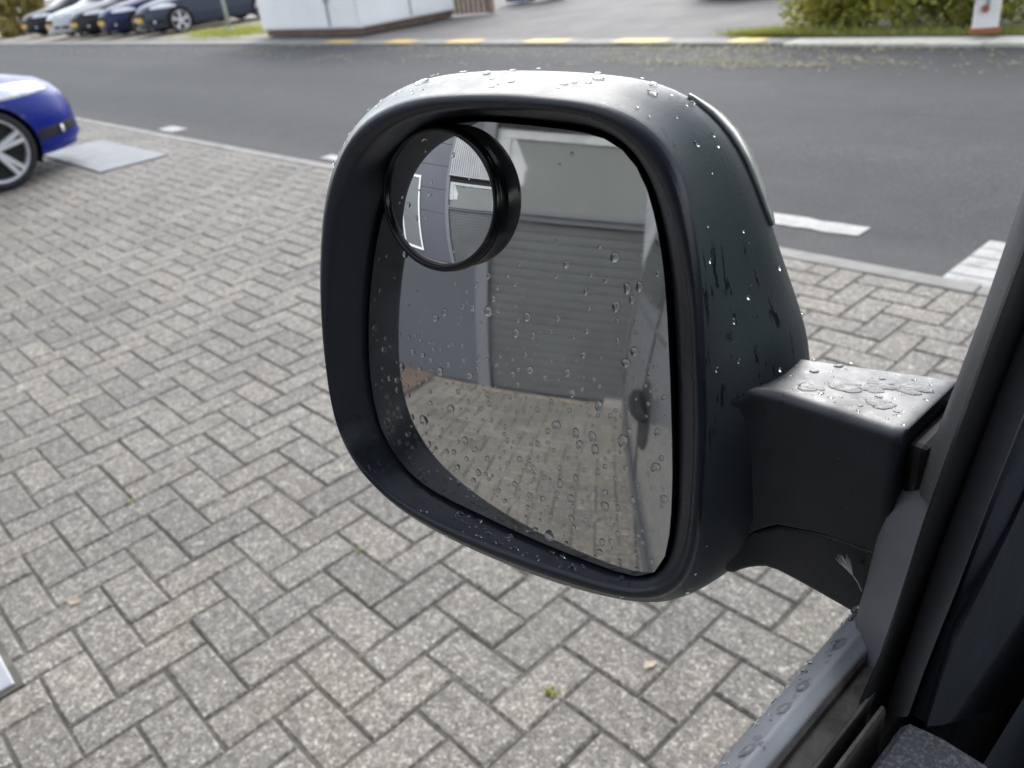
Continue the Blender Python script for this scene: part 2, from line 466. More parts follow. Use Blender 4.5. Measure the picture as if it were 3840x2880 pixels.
# ================================================================== the setting
tag(MB().add([(-400,-400,-0.12),(400,-400,-0.12),(400,400,-0.12),(-400,400,-0.12)], [(0,1,2,3)]).build('ground', M['ground']), kind='structure')
KY0, KY1 = 3.055, 3.155          # near kerb
FY0, FY1 = 8.43, 8.78            # far kerb
def sheet(x0, x1, y0, y1, z, nx=1):
    return MB().add([(x0,y0,z),(x1,y0,z),(x1,y1,z),(x0,y1,z)], [(0,1,2,3)])
road = sheet(-120, 40, KY1-0.02, FY0+0.02, -0.030).build('road', M['asphalt']); tag(road, kind='structure')
drive = sheet(-120, 40, FY1-0.02, 60, 0.0).build('driveway', M['drive']); tag(drive, kind='structure')
verge = sheet(-60, -18.2, 9.0, 40, 0.006).build('gravel_verge', simple('verge_gravel', (0.30, 0.265, 0.21), 0.85, var=0.25, scale=1.5, bumps=0.4, bscale=80, bdist=0.004)); tag(verge, kind='structure')

# block paving in herringbone, pieces one by one
U = 0.105
paving = sheet(-16, 2.2, -3.84, KY0+0.002, -0.0055).build('block_paving', M['joint']); tag(paving, kind='structure')
def brick_geo(lx, ly, ch=0.0046, dep=0.03):
    hx, hy = lx/2, ly/2
    jt = lambda: random.uniform(-0.0006, 0.0006) + (random.uniform(0.002, 0.006) if random.random() < 0.07 else 0)
    v = [(-hx+ch+jt(),-hy+ch+jt(),0),(hx-ch-jt(),-hy+ch+jt(),0),(hx-ch-jt(),hy-ch-jt(),0),(-hx+ch+jt(),hy-ch-jt(),0),
         (-hx,-hy,-ch),(hx,-hy,-ch),(hx,hy,-ch),(-hx,hy,-ch),
         (-hx,-hy,-dep),(hx,-hy,-dep),(hx,hy,-dep),(-hx,hy,-dep)]
    f = [(0,1,2,3)] + [(4+k,4+(k+1)%4,(k+1)%4,k) for k in range(4)] + [(8+k,8+(k+1)%4,4+(k+1)%4,4+k) for k in range(4)]
    return v, f
G = 0.0052
bricks = []
for i in range(-44, 25):
    for j in range(-32, 136):
        m_ = (i - j) % 4
        if m_ == 0:   y0, y1, x0, x1 = i, i+2, j, j+1
        elif m_ == 3: y0, y1, x0, x1 = i, i+1, j, j+2
        else: continue
        Y0, Y1 = y0*U + 0.6418, y1*U + 0.6418
        X1, X0 = -(x0*U + 1.2976), -(x1*U + 1.2976)
        if Y1 < -3.80 or Y0 > KY0 - 0.012 or X1 < -14.5 or X0 > 2.0: continue
        cut = False
        if Y1 > KY0: Y1 = KY0 + 0.001; cut = True
        if Y0 < -3.82: Y0 = -3.82; cut = True
        if Y1 - Y0 < 0.02: continue
        cx, cy = (X0+X1)/2, (Y0+Y1)/2
        p = cam_px((cx, cy, 0))
        score = 0
        if p and -60 < p[0] < 3900 and -60 < p[1] < 2960 and not cut:
            u, v = p[0]/1.736, p[1]/1.736
            hid = (690 < u < 1540 and 150 < v < 1250 - max(0, (1100-u))*0.35) or (u > 1500 and v > 760 and v < 1260) or (u - 1540 > (1659 - v)*0.95) or u > 2120 - (v-600)*0.33
            score = 0 if hid else 1.0/p[2]**2
        bricks.append((score, cx, cy, X1-X0-G, Y1-Y0-G, cut))
bricks.sort(key=lambda b: -b[0])
meshes = {}
rest_v, rest_f = [], []
count = 0
for sc_, cx, cy, lx, ly, cut in bricks:
    dz = random.uniform(-0.0018, 0.0018); rz = random.gauss(0, 0.008)
    tx, ty = random.gauss(0, 0.008), random.gauss(0, 0.008)
    ox, oy = random.gauss(0, 0.0006), random.gauss(0, 0.0006)
    if sc_ > 0 and count < 300:
        key = (round(lx, 3), round(ly, 3), random.randint(0, 9))
        if key not in meshes:
            v, f = brick_geo(lx, ly); meshes[key] = mesh('paver', v, f); meshes[key].materials.append(M['paver'])
        o = bpy.data.objects.new('paver', meshes[key]); COL.objects.link(o)
        o.location = (cx+ox, cy+oy, dz); o.rotation_euler = (tx, ty, rz); o.parent = paving
        count += 1
    else:
        v, f = brick_geo(lx, ly)
        c, s_ = math.cos(rz), math.sin(rz); k = len(rest_v)
        rest_v += [(cx+ox+x*c-y*s_, cy+oy+x*s_+y*c, z+dz+x*ty*-1+y*tx) for x, y, z in v]
        rest_f += [tuple(q+k for q in ff) for ff in f]
o = link('more_pavers', mesh('more_pavers', rest_v, rest_f), M['paver'], paving); tag(o, kind='stuff')

# kerbs
kerb = sheet(-60, 20, KY0, KY1, -0.05).build('kerb', M['joint']); tag(kerb, kind='structure')
x = 3.0
while x > -16:
    MB().box((x-0.996, KY0+0.004, -0.1), (x, KY1, 0.004+random.uniform(-0.002, 0.002)), 0.008).build('kerb_stone', M['kerb'], kerb)
    x -= 1.0
MB().box((-60, KY0+0.004, -0.1), (x, KY1, 0.004), 0.008).build('kerb_run', M['kerb'], kerb)
far_kerb = sheet(-60, 20, FY0, FY1, -0.05).build('far_kerb', M['joint']); tag(far_kerb, kind='structure')
x = 2.0
while x > -24:
    MB().box((x-0.994, FY0, -0.1), (x, FY1, 0.006+random.uniform(-0.003, 0.003)), 0.012).build('kerb_stone', M['kerb_white'] if x <= -0.9 and x-1 >= -5.9 or x > -0.9 else M['kerb'], far_kerb)
    x -= 1.0
MB().box((-60, FY0, -0.1), (x, FY1, 0.006), 0.012).build('kerb_run', M['kerb'], far_kerb)
for xa, xb in ((-14.31,-13.45),(-12.40,-11.68),(-10.78,-10.05),(-9.05,-8.25),(-7.42,-6.62),(-5.72,-5.30)):
    n = 10; mb = MB()
    top = [(xa+(xb-xa)*k/n, FY0+0.016+random.uniform(0, 0.01), 0.0115) for k in range(n+1)]
    bot = [(xa+(xb-xa)*k/n, FY1-0.02-random.uniform(0, 0.02), 0.0115) for k in range(n+1)]
    mb.loft([top, bot], closed=False); mb.build('yellow_paint_dash', M['yellow'], far_kerb)
def ragged(x0, x1, y0, y1, z, amp=0.012, n=14):
    t = [(x0+(x1-x0)*k/n, y0+random.uniform(-amp, amp), z) for k in range(n+1)]
    b = [(x0+(x1-x0)*k/n, y1+random.uniform(-amp, amp), z) for k in range(n+1)]
    return MB().loft([t, b], closed=False)
for xa, xb, ya, yb in ((-9.25, -8.85, 3.30, 3.46), (-5.98, -4.95, 3.30, 3.41), (-2.75, -1.66, 3.495, 3.62)):
    ragged(xa, xb, ya, yb, -0.026).build('white_lane_dash', M['white_line'], road)
# the white crossing mark is painted on bricks laid in the road
for r_ in range(5):
    y0 = 3.165 + r_*0.104
    for c_ in range(3):
        MB().box((-1.17+c_*0.206, y0, -0.06), (-1.17+c_*0.206+0.2, y0+0.0985, -0.021+random.uniform(-.001, .001)), 0.004).build('white_painted_brick', M['white_line'], road)

# steel cover and pale slab let into the paving
cov = root('access_cover', (-2.15, -0.3, 0))
wb(MB().box((-2.50, -0.55, -0.02), (-1.837, -0.032, 0.008), 0.004), 'cover_plate', M['steel'], cov)
wb(MB().box((-2.52, -0.57, -0.02), (-1.822, -0.017, 0.0015)), 'cover_frame', M['joint'], cov)
tag(cov, 'bare steel access cover let into the paving at the left edge', 'access cover')
slab = MB().box((-9.15, 2.10, -0.02), (-7.50, 2.70, 0.014), 0.006).build('pale_slab', M['slab']); tag(slab, 'pale smooth slab lying on the paving in front of the blue car', 'slab')

# ================================================================== building behind the van
WY = -3.85
bld = root('building', (-1.5, WY, 0))
wb(MB().box((-11, WY-6, 0), (6, WY-0.06, 4.3)), 'building_core', M['wall'], bld)
zs = [0.0, 1.31, 1.92, 2.54, 3.17, 3.79, 4.3]
for a, b in zip(zs[:-1], zs[1:]):
    wb(MB().box((-11, WY-0.055, a+0.004), (-1.492, WY, b-0.004), 0.003), 'cladding_panel', M['wall'], bld)
wb(MB().box((-1.490, WY-0.055, 0), (-1.37, WY+0.05, 4.3), 0.006), 'pilaster', M['pilaster'], bld)
sh = wb(MB().box((-1.368, WY-0.055, 0.0), (2.8, WY-0.03, 1.45)), 'roller_shutter', M['shutter'], bld)
def slat_mesh():
    prof = [(-0.003, 0.0), (-0.0004, 0.003), (0.0003, 0.018), (0.0005, 0.036), (0.0003, 0.054), (-0.0004, 0.070), (-0.003, 0.073)]
    mb = MB(); mb.loft([[(-1.366, y, z) for y, z in prof], [(2.8, y, z) for y, z in prof]], closed=False, )
    return mb.mesh('slat')
sl = slat_mesh(); sl.materials.append(M['shutter'])
for k in range(19):
    o = bpy.data.objects.new('slat', sl); COL.objects.link(o); o.parent = sh; o.location = (0, WY, 0.012+k*0.0755)
wb(MB().box((-1.368, WY-0.055, 1.452), (2.8, WY+0.05, 1.50), 0.004).box((-1.368, WY-0.055, 1.501), (2.8, WY+0.085, 1.545), 0.004), 'window_ledge', M['pilaster'], bld)
win = wb(MB().box((-1.368, WY-0.05, 1.546), (2.8, WY-0.02, 2.17)), 'window', M['pane'], bld)
wb(MB().box((-1.366, WY-0.019, 2.095), (2.8, WY-0.001, 2.168), 0.003).box((-1.366, WY-0.019, 1.70), (-1.235, WY-0.001, 2.094), 0.003), 'window_frame', M['win_frame'], win)
dec = [(-1.234, 2.093), (-1.19, 2.093), (-1.067, 1.862), (-1.088, 1.852), (-1.093, 1.732), (-1.234, 1.718)]
wb(MB().add([(x, WY-0.0185, z) for x, z in dec]+[(x, WY-0.013, z) for x, z in dec], [(6,7,8,9,10,11),(0,5,4,3,2,1)]+[(k,(k+1)%6,6+(k+1)%6,6+k) for k in range(6)]), 'window_film_cutout', M['win_frame'], win)
wb(MB().box((-1.385, WY-0.055, 2.17), (2.8, WY+0.01, 2.295)), 'shadow_gap', M['rubber'], bld)
ribs = wb(MB().box((-1.385, WY-0.05, 2.30), (2.8, WY+0.09, 4.32)), 'upper_cladding', M['corr'], bld)
def rib_mesh():
    p = [(-0.024, 0.0), (-0.015, 0.026), (0.015, 0.026), (0.024, 0.0)]
    return MB().loft([[(x, y, 0) for x, y in p], [(x, y, 2.0) for x, y in p]], closed=False).mesh('cladding_rib')
rm = rib_mesh(); rm.materials.append(M['corr'])
for k in range(59):
    o = bpy.data.objects.new('cladding_rib', rm); COL.objects.link(o); o.parent = ribs; o.location = (-1.35+k*0.07, WY+0.09, 2.31)
wb(MB().box((-1.40, WY-0.05, 2.296), (2.8, WY+0.13, 2.318), 0.003), 'drip_flashing', M['corr'], bld)
dr = wb(MB().box((-3.36, WY-0.01, 0.27), (-2.59, WY+0.018, 2.12), 0.004), 'door', M['door_grey'], bld)
f_ = MB()
f_.box((-3.43, WY, 0.2), (-3.362, WY+0.035, 2.19), 0.004); f_.box((-2.588, WY, 0.2), (-2.52, WY+0.035, 2.19), 0.004)
f_.box((-3.361, WY, 2.122), (-2.589, WY+0.035, 2.19), 0.004); f_.box((-3.361, WY, 0.2), (-2.589, WY+0.035, 0.268), 0.004)
wb(f_, 'door_frame', M['white_paint'], dr)
wb(MB().tube([(-3.30, WY+0.018, 1.07), (-3.30, WY+0.07, 1.07), (-3.18, WY+0.075, 1.07)], 0.011, 8), 'door_handle', M['chrome'], dr)
tag(bld, 'dark grey panelled building with roller shutter, window band and white framed door', 'building')
step = MB().box((-3.75, WY+0.03, -0.005), (-1.955, -2.92, 0.022), 0.008).build('door_step', simple('reddish_step', (0.17, 0.115, 0.09), 0.7, var=0.25, scale=4)); tag(step, 'reddish brown flat step on the ground before the building door', 'step')
edging = MB().box((-9, WY+0.051, -0.02), (2.5, WY+0.12, 0.006), 0.004).build('wall_edging', M['kerb']); tag(edging, kind='structure')
stone = MB().box((-0.33, WY+0.13, 0.002), (-0.12, WY+0.22, 0.075), 0.012).build('loose_stone_block', M['kerb']); tag(stone, 'pale loose stone block at the foot of the roller shutter', 'stone block')

# ================================================================== flat litter
def leaf_quads(pts, size, flat=True, zjit=0.0):
    vs, fs = [], []
    for (x, y, z) in pts:
        s1 = size*random.uniform(0.5, 1.3); s2 = s1*random.uniform(0.4, 0.8); a = random.uniform(0, math.tau)
        if flat: n = Vector((random.gauss(0, 0.25), random.gauss(0, 0.25), 1)).normalized()
        else: n = Vector((random.gauss(0, 1), random.gauss(0, 1), random.gauss(0.3, 0.8))).normalized()
        t = n.orthogonal().normalized(); t = Matrix.Rotation(a, 3, n) @ t; bt = n.cross(t)
        c = Vector((x, y, z)); k = len(vs)
        fold = n*s2*0.25
        vs += [tuple(c - t*s1), tuple(c - t*s1*0.1 + bt*s2 + fold), tuple(c + t*s1), tuple(c - t*s1*0.1 - bt*s2 + fold)]
        fs += [(k, k+1, k+2), (k, k+2, k+3)]
    return vs, fs
pts = []
for _ in range(70):                       # drifts along the far gutter
    cx = random.choice((random.uniform(-7.5, -1.5), random.uniform(-16, -2)))
    cy = random.choice((random.uniform(7.25, 7.6), random.uniform(7.3, 8.35), random.uniform(8.1, 8.4)))
    for _ in range(random.randint(12, 60)):
        pts.append((cx+random.gauss(0, 0.22), cy+random.gauss(0, 0.05), -0.024+random.uniform(0, 0.008)))
for _ in range(700): pts.append((random.uniform(-30, -1), random.uniform(7.0, 8.43), -0.024+random.uniform(0, 0.006)))
for _ in range(300): pts.append((random.uniform(-7, -1.8), random.gauss(FY0-0.03, 0.05), -0.02+random.uniform(0, 0.03)))
pts = [p for p in pts if p[1] < FY0-0.01]
v, f = leaf_quads(pts, 0.021)
tag(link('leaf_litter', mesh('leaf_litter', v, f), M['litter']), 'pale yellow leaf litter scattered along the far side of the road', 'leaf litter', kind='stuff')
pts = []
for _ in range(120):
    cx = random.uniform(-5, 0.6)
    for _ in range(random.randint(6, 26)):
        pts.append((cx+random.gauss(0, 0.10), -3.71+random.gauss(0, 0.03), 0.004+random.uniform(0, 0.012)))
pts = [p for p in pts if p[1] > WY+0.125]
v, f = leaf_quads(pts, 0.014)
tag(link('dry_leaf_litter', mesh('dry_leaf_litter', v, f), M['litter_brown']), 'dry cream and orange leaf litter along the foot of the building', 'leaf litter', kind='stuff')
#@@VAN
# ================================================================== the van the photograph is taken from
van = root('van', (0.72, -0.4, 0))
PROF = [(0.16,-0.150),(0.20,-0.178),(0.26,-0.196),(0.40,-0.200),(0.60,-0.196),(0.75,-0.184),(0.92,-0.163),(1.00,-0.148),(1.05,-0.1385),(1.16,-0.117),(1.28,-0.088),(1.41,-0.050),(1.55,0.0),(1.66,0.05),(1.74,0.12),(1.79,0.24),(1.81,0.45)]
PZ = np.array([p[0] for p in PROF]); PX = np.array([p[1] for p in PROF])
def side_x(y, z):
    t = min(1.0, max(0.0, (y+1.3)/1.5)); tf = max(0.0, y-0.5)
    te = max(0.0, -2.3-y)
    return float(np.interp(z, PZ, PX)) + 0.0145*t*t*(3-2*t) + 0.09*tf*tf + 1.2*te*te
ys = [-2.55,-2.5,-2.4,-2.25,-2.05,-1.8,-1.5,-1.2,-0.9,-0.7,-0.52,-0.3,-0.1,0.1,0.30,0.5,0.7,0.9,1.1,1.3,1.5,1.65,1.75]
zz = [0.16,0.18,0.20,0.23,0.26,0.33,0.40,0.5,0.60,0.68,0.75,0.83,0.92,0.96,1.00,1.03,1.05,1.10,1.16,1.22,1.28,1.35,1.41,1.48,1.55,1.61,1.66,1.70,1.74,1.77,1.79,1.81]
for side in (0, 1):
    mb = MB(); idx = {}
    for a, y in enumerate(ys):
        for b, z in enumerate(zz):
            xx = side_x(y, z); idx[a, b] = len(mb.v)
            mb.v.append((xx if side == 0 else 1.44-xx, y, z))
    for a in range(len(ys)-1):
        for b in range(len(zz)-1):
            ym = (ys[a]+ys[a+1])/2; zm = (zz[b]+zz[b+1])/2
            if -0.52 < ym < 0.30 and 1.05 < zm < 1.60: continue
            if ym > 0.30 and zm > 1.05 - max(0, ym-0.9)*0.25: continue
            mb.f.append((idx[a, b], idx[a+1, b], idx[a+1, b+1], idx[a, b+1]))
    wb(mb, 'body_side', M['van'], van, smooth=True)
# roof, tail, bonnet, floor
wb(MB().box((0.44, -2.5, 1.795), (1.0, 0.42, 1.812)).box((0.44, -2.55, 0.2), (1.0, -2.50, 1.80)), 'roof_and_tail', M['van'], van)
wb(MB().box((-0.10, -2.53, 0.2), (0.44, -2.50, 1.62)).box((1.0, -2.53, 0.2), (1.54, -2.50, 1.62)), 'tail_door', M['van'], van)
bl = MB()
bl.loft([[(-0.02+0.0*k, 0.62, 1.03), (0.3, 0.62, 1.07), (0.72, 0.62, 1.09), (1.14, 0.62, 1.07), (1.46, 0.62, 1.03)],
         [(0.0, 1.2, 0.94), (0.3, 1.2, 0.98), (0.72, 1.2, 1.0), (1.14, 1.2, 0.98), (1.44, 1.2, 0.94)],
         [(0.10, 1.7, 0.82), (0.3, 1.75, 0.85), (0.72, 1.78, 0.86), (1.14, 1.75, 0.85), (1.34, 1.7, 0.82)],
         [(0.10, 1.74, 0.2), (0.3, 1.80, 0.2), (0.72, 1.84, 0.2), (1.14, 1.80, 0.2), (1.34, 1.74, 0.2)]], closed=False)
wb(bl, 'bonnet', M['van'], van, smooth=True)
wb(MB().box((-0.12, -2.4, 0.22), (1.56, 1.6, 0.26)), 'underbody', M['dark'], van)
# lining of the cab: dark box, open at the windscreen and at both door windows
cb = MB()
X0, X1, Y0c, Y1c = -0.055, 1.495, -0.80, 0.62
cb.add([(X0,Y0c,0.5),(X1,Y0c,0.5),(X1,Y1c,0.5),(X0,Y1c,0.5)], [(0,1,2,3)])
cb.add([(X0+.12,Y0c,1.74),(X1-.12,Y0c,1.74),(X1-.12,Y1c-0.2,1.74),(X0+.12,Y1c-0.2,1.74)], [(3,2,1,0)])
cb.add([(X0,Y0c,0.5),(X1,Y0c,0.5),(X1,Y0c,1.74),(X0,Y0c,1.74)], [(3,2,1,0)])
for xs, xt in ((X0, X0+.12), (X1, X1-.12)):
    cb.add([(xs,Y0c,0.5),(xs,Y1c,0.5),(xs,Y1c,1.03),(xs,Y0c,1.03)], [(0,1,2,3)])
    cb.add([(xs+ (0.09 if xs < 0 else -0.09),Y0c,1.58),(xs+(0.09 if xs < 0 else -0.09),Y1c,1.58),(xt,Y1c-.2,1.74),(xt,Y0c,1.74)], [(0,1,2,3)])
    cb.add([(xs,Y0c,1.03),(xs,-0.53,1.03),(xs,-0.53,1.74),(xs,Y0c,1.74)], [(0,1,2,3)])
wb(cb, 'cab_lining', M['cabin'], van, fixn=False)
wb(MB().box((-0.05, 0.36, 0.62), (1.49, 0.78, 1.03), 0.03), 'dashboard', M['cabin'], van)
wb(MB().box((0.12, -0.62, 0.6), (0.62, -0.46, 1.30), 0.05), 'seat_backrest', M['cabin'], van)
wb(MB().box((0.12, -0.5, 0.55), (0.62, 0.02, 0.72), 0.05), 'seat_cushion', M['cabin'], van)
# wheels
def lathe_x(prof, n=40):
    """profile of (radius, x) turned about the x axis"""
    mb = MB(); mb.loft([[(x, r*math.cos(2*math.pi*k/n), r*math.sin(2*math.pi*k/n)) for k in range(n)] for r, x in prof]); return mb
TYRE = [(0.240, 0.02), (0.250, 0.085), (0.262, 0.095), (0.28, 0.098), (0.295, 0.092), (0.307, 0.075), (0.31, 0.03), (0.31, -0.05), (0.30, -0.09), (0.27, -0.1), (0.240, -0.09)]
def wheel(name='wheel', spokes=5, face=1):
    w = lathe_x([(r, x*face) for r, x in TYRE]).build(name, M['tyre'], None, True)
    rim = lathe_x([(r, x*face) for r, x in [(0.245, -0.08), (0.228, 0.03), (0.234, 0.075), (0.244, 0.083), (0.256, 0.082), (0.254, 0.07)]])
    for k in range(spokes):
        for off in (-0.16, 0.16):
            a = 2*math.pi*(k+0.25)/spokes
            for (r0, r1, wd) in ((0.03, 0.235, 0.034),):
                pa, pb = a + off*1.15, a + off*0.85
                c0 = (math.cos(pa)*r0, math.sin(pa)*r0); c1 = (math.cos(pb)*r1, math.sin(pb)*r1)
                dx, dy = c1[0]-c0[0], c1[1]-c0[1]; L = math.hypot(dx, dy); px, py = -dy/L*wd/2*1.35, dx/L*wd/2*1.35
                lo = [(0.055*face, c0[0]+px, c0[1]+py), (0.055*face, c0[0]-px, c0[1]-py), (0.072*face, c0[0]-px*.6, c0[1]-py*.6), (0.072*face, c0[0]+px*.6, c0[1]+py*.6)]
                hi = [(0.05*face, c1[0]+px, c1[1]+py), (0.05*face, c1[0]-px, c1[1]-py), (0.076*face, c1[0]-px*.6, c1[1]-py*.6), (0.076*face, c1[0]+px*.6, c1[1]+py*.6)]
                rim.loft([lo, hi], closed=True, cap0=True, cap1=True)
    r_o = rim.build('rim', M['alloy'], w)
    md = r_o.modifiers.new('e', 'EDGE_SPLIT'); md.split_angle = R(40); r_o.data.polygons.foreach_set('use_smooth', [True]*len(r_o.data.polygons))
    lathe_x([(0.001, 0.078*face), (0.03, 0.076*face), (0.048, 0.066*face), (0.05, 0.05*face)], 20).build('hub_cap', M['alloy'], w, True)
    lathe_x([(0.001, 0.02*face), (0.235, 0.02*face)], 24).build('brake_disc', M['dark'], w)
    return w
for (x, y, s) in ((-0.08, 1.15, -1), (-0.08, -1.75, -1), (1.52, 1.15, 1), (1.52, -1.75, 1)):
    w = wheel('wheel', 5, s); w.location = (x, y, 0.31); attach(w, van)
# door handle on the side, seen in the mirror
hy, hz = -0.72, 0.865
hx = side_x(hy, hz)
hb = MB()
rings = []
for t in np.linspace(-1, 1, 13):
    e = math.sqrt(max(0.0, 1-abs(t)**2.6)); rings.append([(hx-0.004-0.040*e*(0.5+0.5*math.cos(a))+0.003, hy+t*0.12, hz+0.004+0.026*max(e, 0.05)*math.sin(a)) for a in np.linspace(0, math.tau, 14, endpoint=False)])
hb.loft(rings, cap0=True, cap1=True)
dish = MB(); nn = 28
lp = lambda k, s, dx: [(side_x(hy+s*0.12*math.cos(a), hz-0.02+s*0.085*math.sin(a))-dx, hy+s*0.12*math.cos(a), hz-0.02+s*0.085*math.sin(a)) for a in np.linspace(0, math.tau, nn, endpoint=False)]
dish.loft([lp(0, 1.0, 0.002), lp(0, 0.96, 0.005), lp(0, 0.7, 0.0035), lp(0, 0.3, 0.0025), lp(0, 0.02, 0.002)])
dh = wb(hb, 'door_handle', M['rubber'], van, smooth=True)
wb(dish, 'handle_recess', M['dark'], van, smooth=True)
wb(MB().tube([(side_x(y, 0.62)-0.003, y, 0.62) for y in np.linspace(-2.3, 0.5, 30)], 0.012, 6), 'rubbing_strip', M['trim'], van)
wb(MB().tube([(side_x(y, 1.045)-0.001, y, 1.045) for y in np.linspace(-2.3, -0.53, 20)], 0.007, 6), 'belt_moulding', M['chrome'], van)
for yy in (-0.80, -1.95):
    wb(MB().tube([(side_x(yy, z)-0.0005, yy, z) for z in np.linspace(0.22, 1.6, 24)], 0.003, 5), 'door_shut_line', M['rubber'], van)
sw = MB(); q = []
for y in (-1.9, -1.6, -1.2, -0.86):
    q.append([(side_x(y, z)-0.003, y, z) for z in (1.09, 1.2, 1.3, 1.42, 1.52)])
sw.loft(q, closed=False)
wb(sw, 'side_window', M['glass_dark'], van, smooth=True)
# belt of the door: outer shoulder, channel, slot, inner lip
def extr(prof, y0, y1, n=2, closed=True):
    mb = MB(); mb.loft([[(x, y0+(y1-y0)*k/(n-1), z) for x, z in prof] for k in range(n)], closed=closed, cap0=closed, cap1=closed); return mb
wb(extr([(-0.1245,1.035),(-0.1243,1.048),(-0.1236,1.0535),(-0.1218,1.0570),(-0.1190,1.0588),(-0.1150,1.0592),(-0.1128,1.0598),(-0.1120,1.0590),(-0.1085,1.0570),(-0.1072,1.0560),(-0.1072,1.035)], -0.52, 0.335, 24), 'belt_shoulder', M['belt'], van, smooth=True)
wb(extr([(-0.1070,1.035),(-0.1070,1.0575),(-0.1062,1.0582),(-0.1050,1.0570),(-0.1046,1.0535),(-0.0965,1.0528),(-0.0958,1.0565),(-0.0950,1.0580),(-0.0940,1.0575),(-0.0938,1.035)], -0.52, 0.262, 24), 'outer_window_seal', M['seal_brown'], van)
wb(extr([(-0.0936,0.98),(-0.0936,1.030),(-0.0895,1.030),(-0.0895,0.98)], -0.52, 0.30), 'window_slot', M['rubber'], van)
wb(extr([(-0.0898,1.02),(-0.0899,1.055),(-0.0893,1.0572),(-0.0880,1.0572),(-0.0874,1.055),(-0.0872,1.02)], -0.52, 0.244, 12), 'inner_window_seal', M['seal_brown'], van)
def fabric_mat():
    m, nt, b = newmat('speckled_door_card')
    v_ = nd(nt, 'ShaderNodeTexVoronoi', Scale=900.0); nt.links.new(pos(nt), v_.inputs['Vector'])
    s_ = nd(nt, 'ShaderNodeSeparateColor'); nt.links.new(v_.outputs['Color'], s_.inputs[0])
    nt.links.new(ramp(nt, s_.outputs[0], [(0.0, (0.018, 0.02, 0.025)), (0.6, (0.034, 0.037, 0.043)), (0.95, (0.08, 0.085, 0.095))]), b.inputs['Base Color'])
    b.inputs['Roughness'].default_value = 0.7
    bump(nt, b, v_.outputs['Distance'], 0.6, 0.0006)
    return m
wb(extr([(-0.0862,0.95),(-0.0860,1.030),(-0.0812,1.050),(-0.078,1.0545),(-0.066,1.056),(-0.050,1.0545),(-0.036,1.050),(-0.026,1.040),(-0.022,1.02),(-0.02,0.55),(-0.054,0.55),(-0.054,0.95)], -0.52, 0.245, 20), 'door_card', fabric_mat(), van, smooth=False)
# leaning front edge of the door window: seals and trims, each its own strip
def kx(y, z, x):
    k = x/-0.105; return (x, y*k, CAM_H-(CAM_H-z)*k)
def strip(L, Rr, x, depth, mat, name, xr=None):
    xr = x if xr is None else xr
    n = 24
    def rs(P):
        P = np.array(P, float); d = np.r_[0, np.cumsum(np.hypot(*np.diff(P, axis=0).T))]; t = np.linspace(0, d[-1], n)
        return np.c_[np.interp(t, d, P[:, 0]), np.interp(t, d, P[:, 1])]
    A, B = rs(L), rs(Rr); loops = []
    for a, b in zip(A, B):
        p0 = Vector(kx(a[0], a[1], x)); p1 = Vector(kx(b[0], b[1], xr)); dx = Vector((-depth*0.5, depth, 0)); o_ = Vector((0.0008, -0.0012, 0))
        loops.append([p0+dx, p0, p0*0.91+p1*0.09+o_, p0*0.7+p1*0.3+o_*1.3, p0*0.3+p1*0.7+o_*1.3, p0*0.09+p1*0.91+o_, p1, p1+dx])
    mb = MB(); mb.loft(loops, closed=True, cap0=True, cap1=True)
    o_ = wb(mb, name, mat, van, smooth=True); md_ = o_.modifiers.new('es', 'EDGE_SPLIT'); md_.split_angle = R(32)
    return o_
p1L = [(.244,1.040),(.246,1.052),(.2455,1.075),(.249,1.087),(.255,1.100),(.260,1.118),(.266,1.131),(.271,1.137),(.275,1.1405)]
p1R = [(.268,1.026),(.271,1.031),(.283,1.049),(.296,1.075),(.303,1.093),(.308,1.103),(.312,1.109),(.315,1.1135)]
strip(p1L, p1R, -0.116, 0.006, M['trim_grey'], 'window_front_guide', -0.099)
s1L = [(.297,1.124),(.295,1.129),(.34,1.193),(.361,1.232),(.430,1.352),(.52,1.50)]
s1R = [(.313,1.110),(.315,1.113),(.36,1.185),(.374,1.205),(.446,1.322),(.54,1.47)]
strip(s1L, s1R, -0.104, 0.004, M['trim'], 'window_frame_seal', -0.0965)
bL = [(.262,1.026),(.280,1.043),(.294,1.070),(.308,1.102),(.355,1.178),(.440,1.310),(.53,1.46)]
bR = [(.294,.995),(.301,1.014),(.322,1.053),(.333,1.073),(.395,1.16),(.480,1.285),(.58,1.43)]
strip(bL, bR, -0.0955, 0.004, M['rubber'], 'window_run_channel', -0.0935)
q2R = [(.326,.965),(.341,.991),(.369,1.025),(.388,1.054),(.455,1.14),(.545,1.26),(.65,1.40)]
strip(bR, q2R, -0.0925, 0.006, M['trim'], 'pillar_inner_seal', -0.080)
q3R = [(.362,.925),(.378,.968),(.421,.997),(.458,1.020),(.55,1.10),(.68,1.22),(.80,1.34)]
strip([(a+0.002, b) for a, b in q2R], q3R, -0.082, 0.010, M['cabin'], 'pillar_trim', -0.075)
strip([(a-0.004, b) for a, b in q3R], [(.62,.72),(.64,.78),(.68,.85),(.74,.93),(.82,1.0),(.9,1.1),(1.0,1.22)], -0.074, 0.010, M['cabin'], 'pillar_lower_trim')
wb(MB().tube([(-0.125, 0.44, 1.03), (-0.09, 0.56, 1.22), (-0.02, 0.78, 1.50), (0.06, 0.9, 1.62)], [0.03, 0.035, 0.035, 0.03], 10), 'windscreen_pillar', M['van'], van)
wb(MB().box((-0.118, 0.30, 1.02), (-0.106, 0.44, 1.10), 0.004), 'mirror_mounting_panel', M['trim'], van)
tag(van, 'grey van with its door window open, seen from the driving seat and in its mirror', 'van')
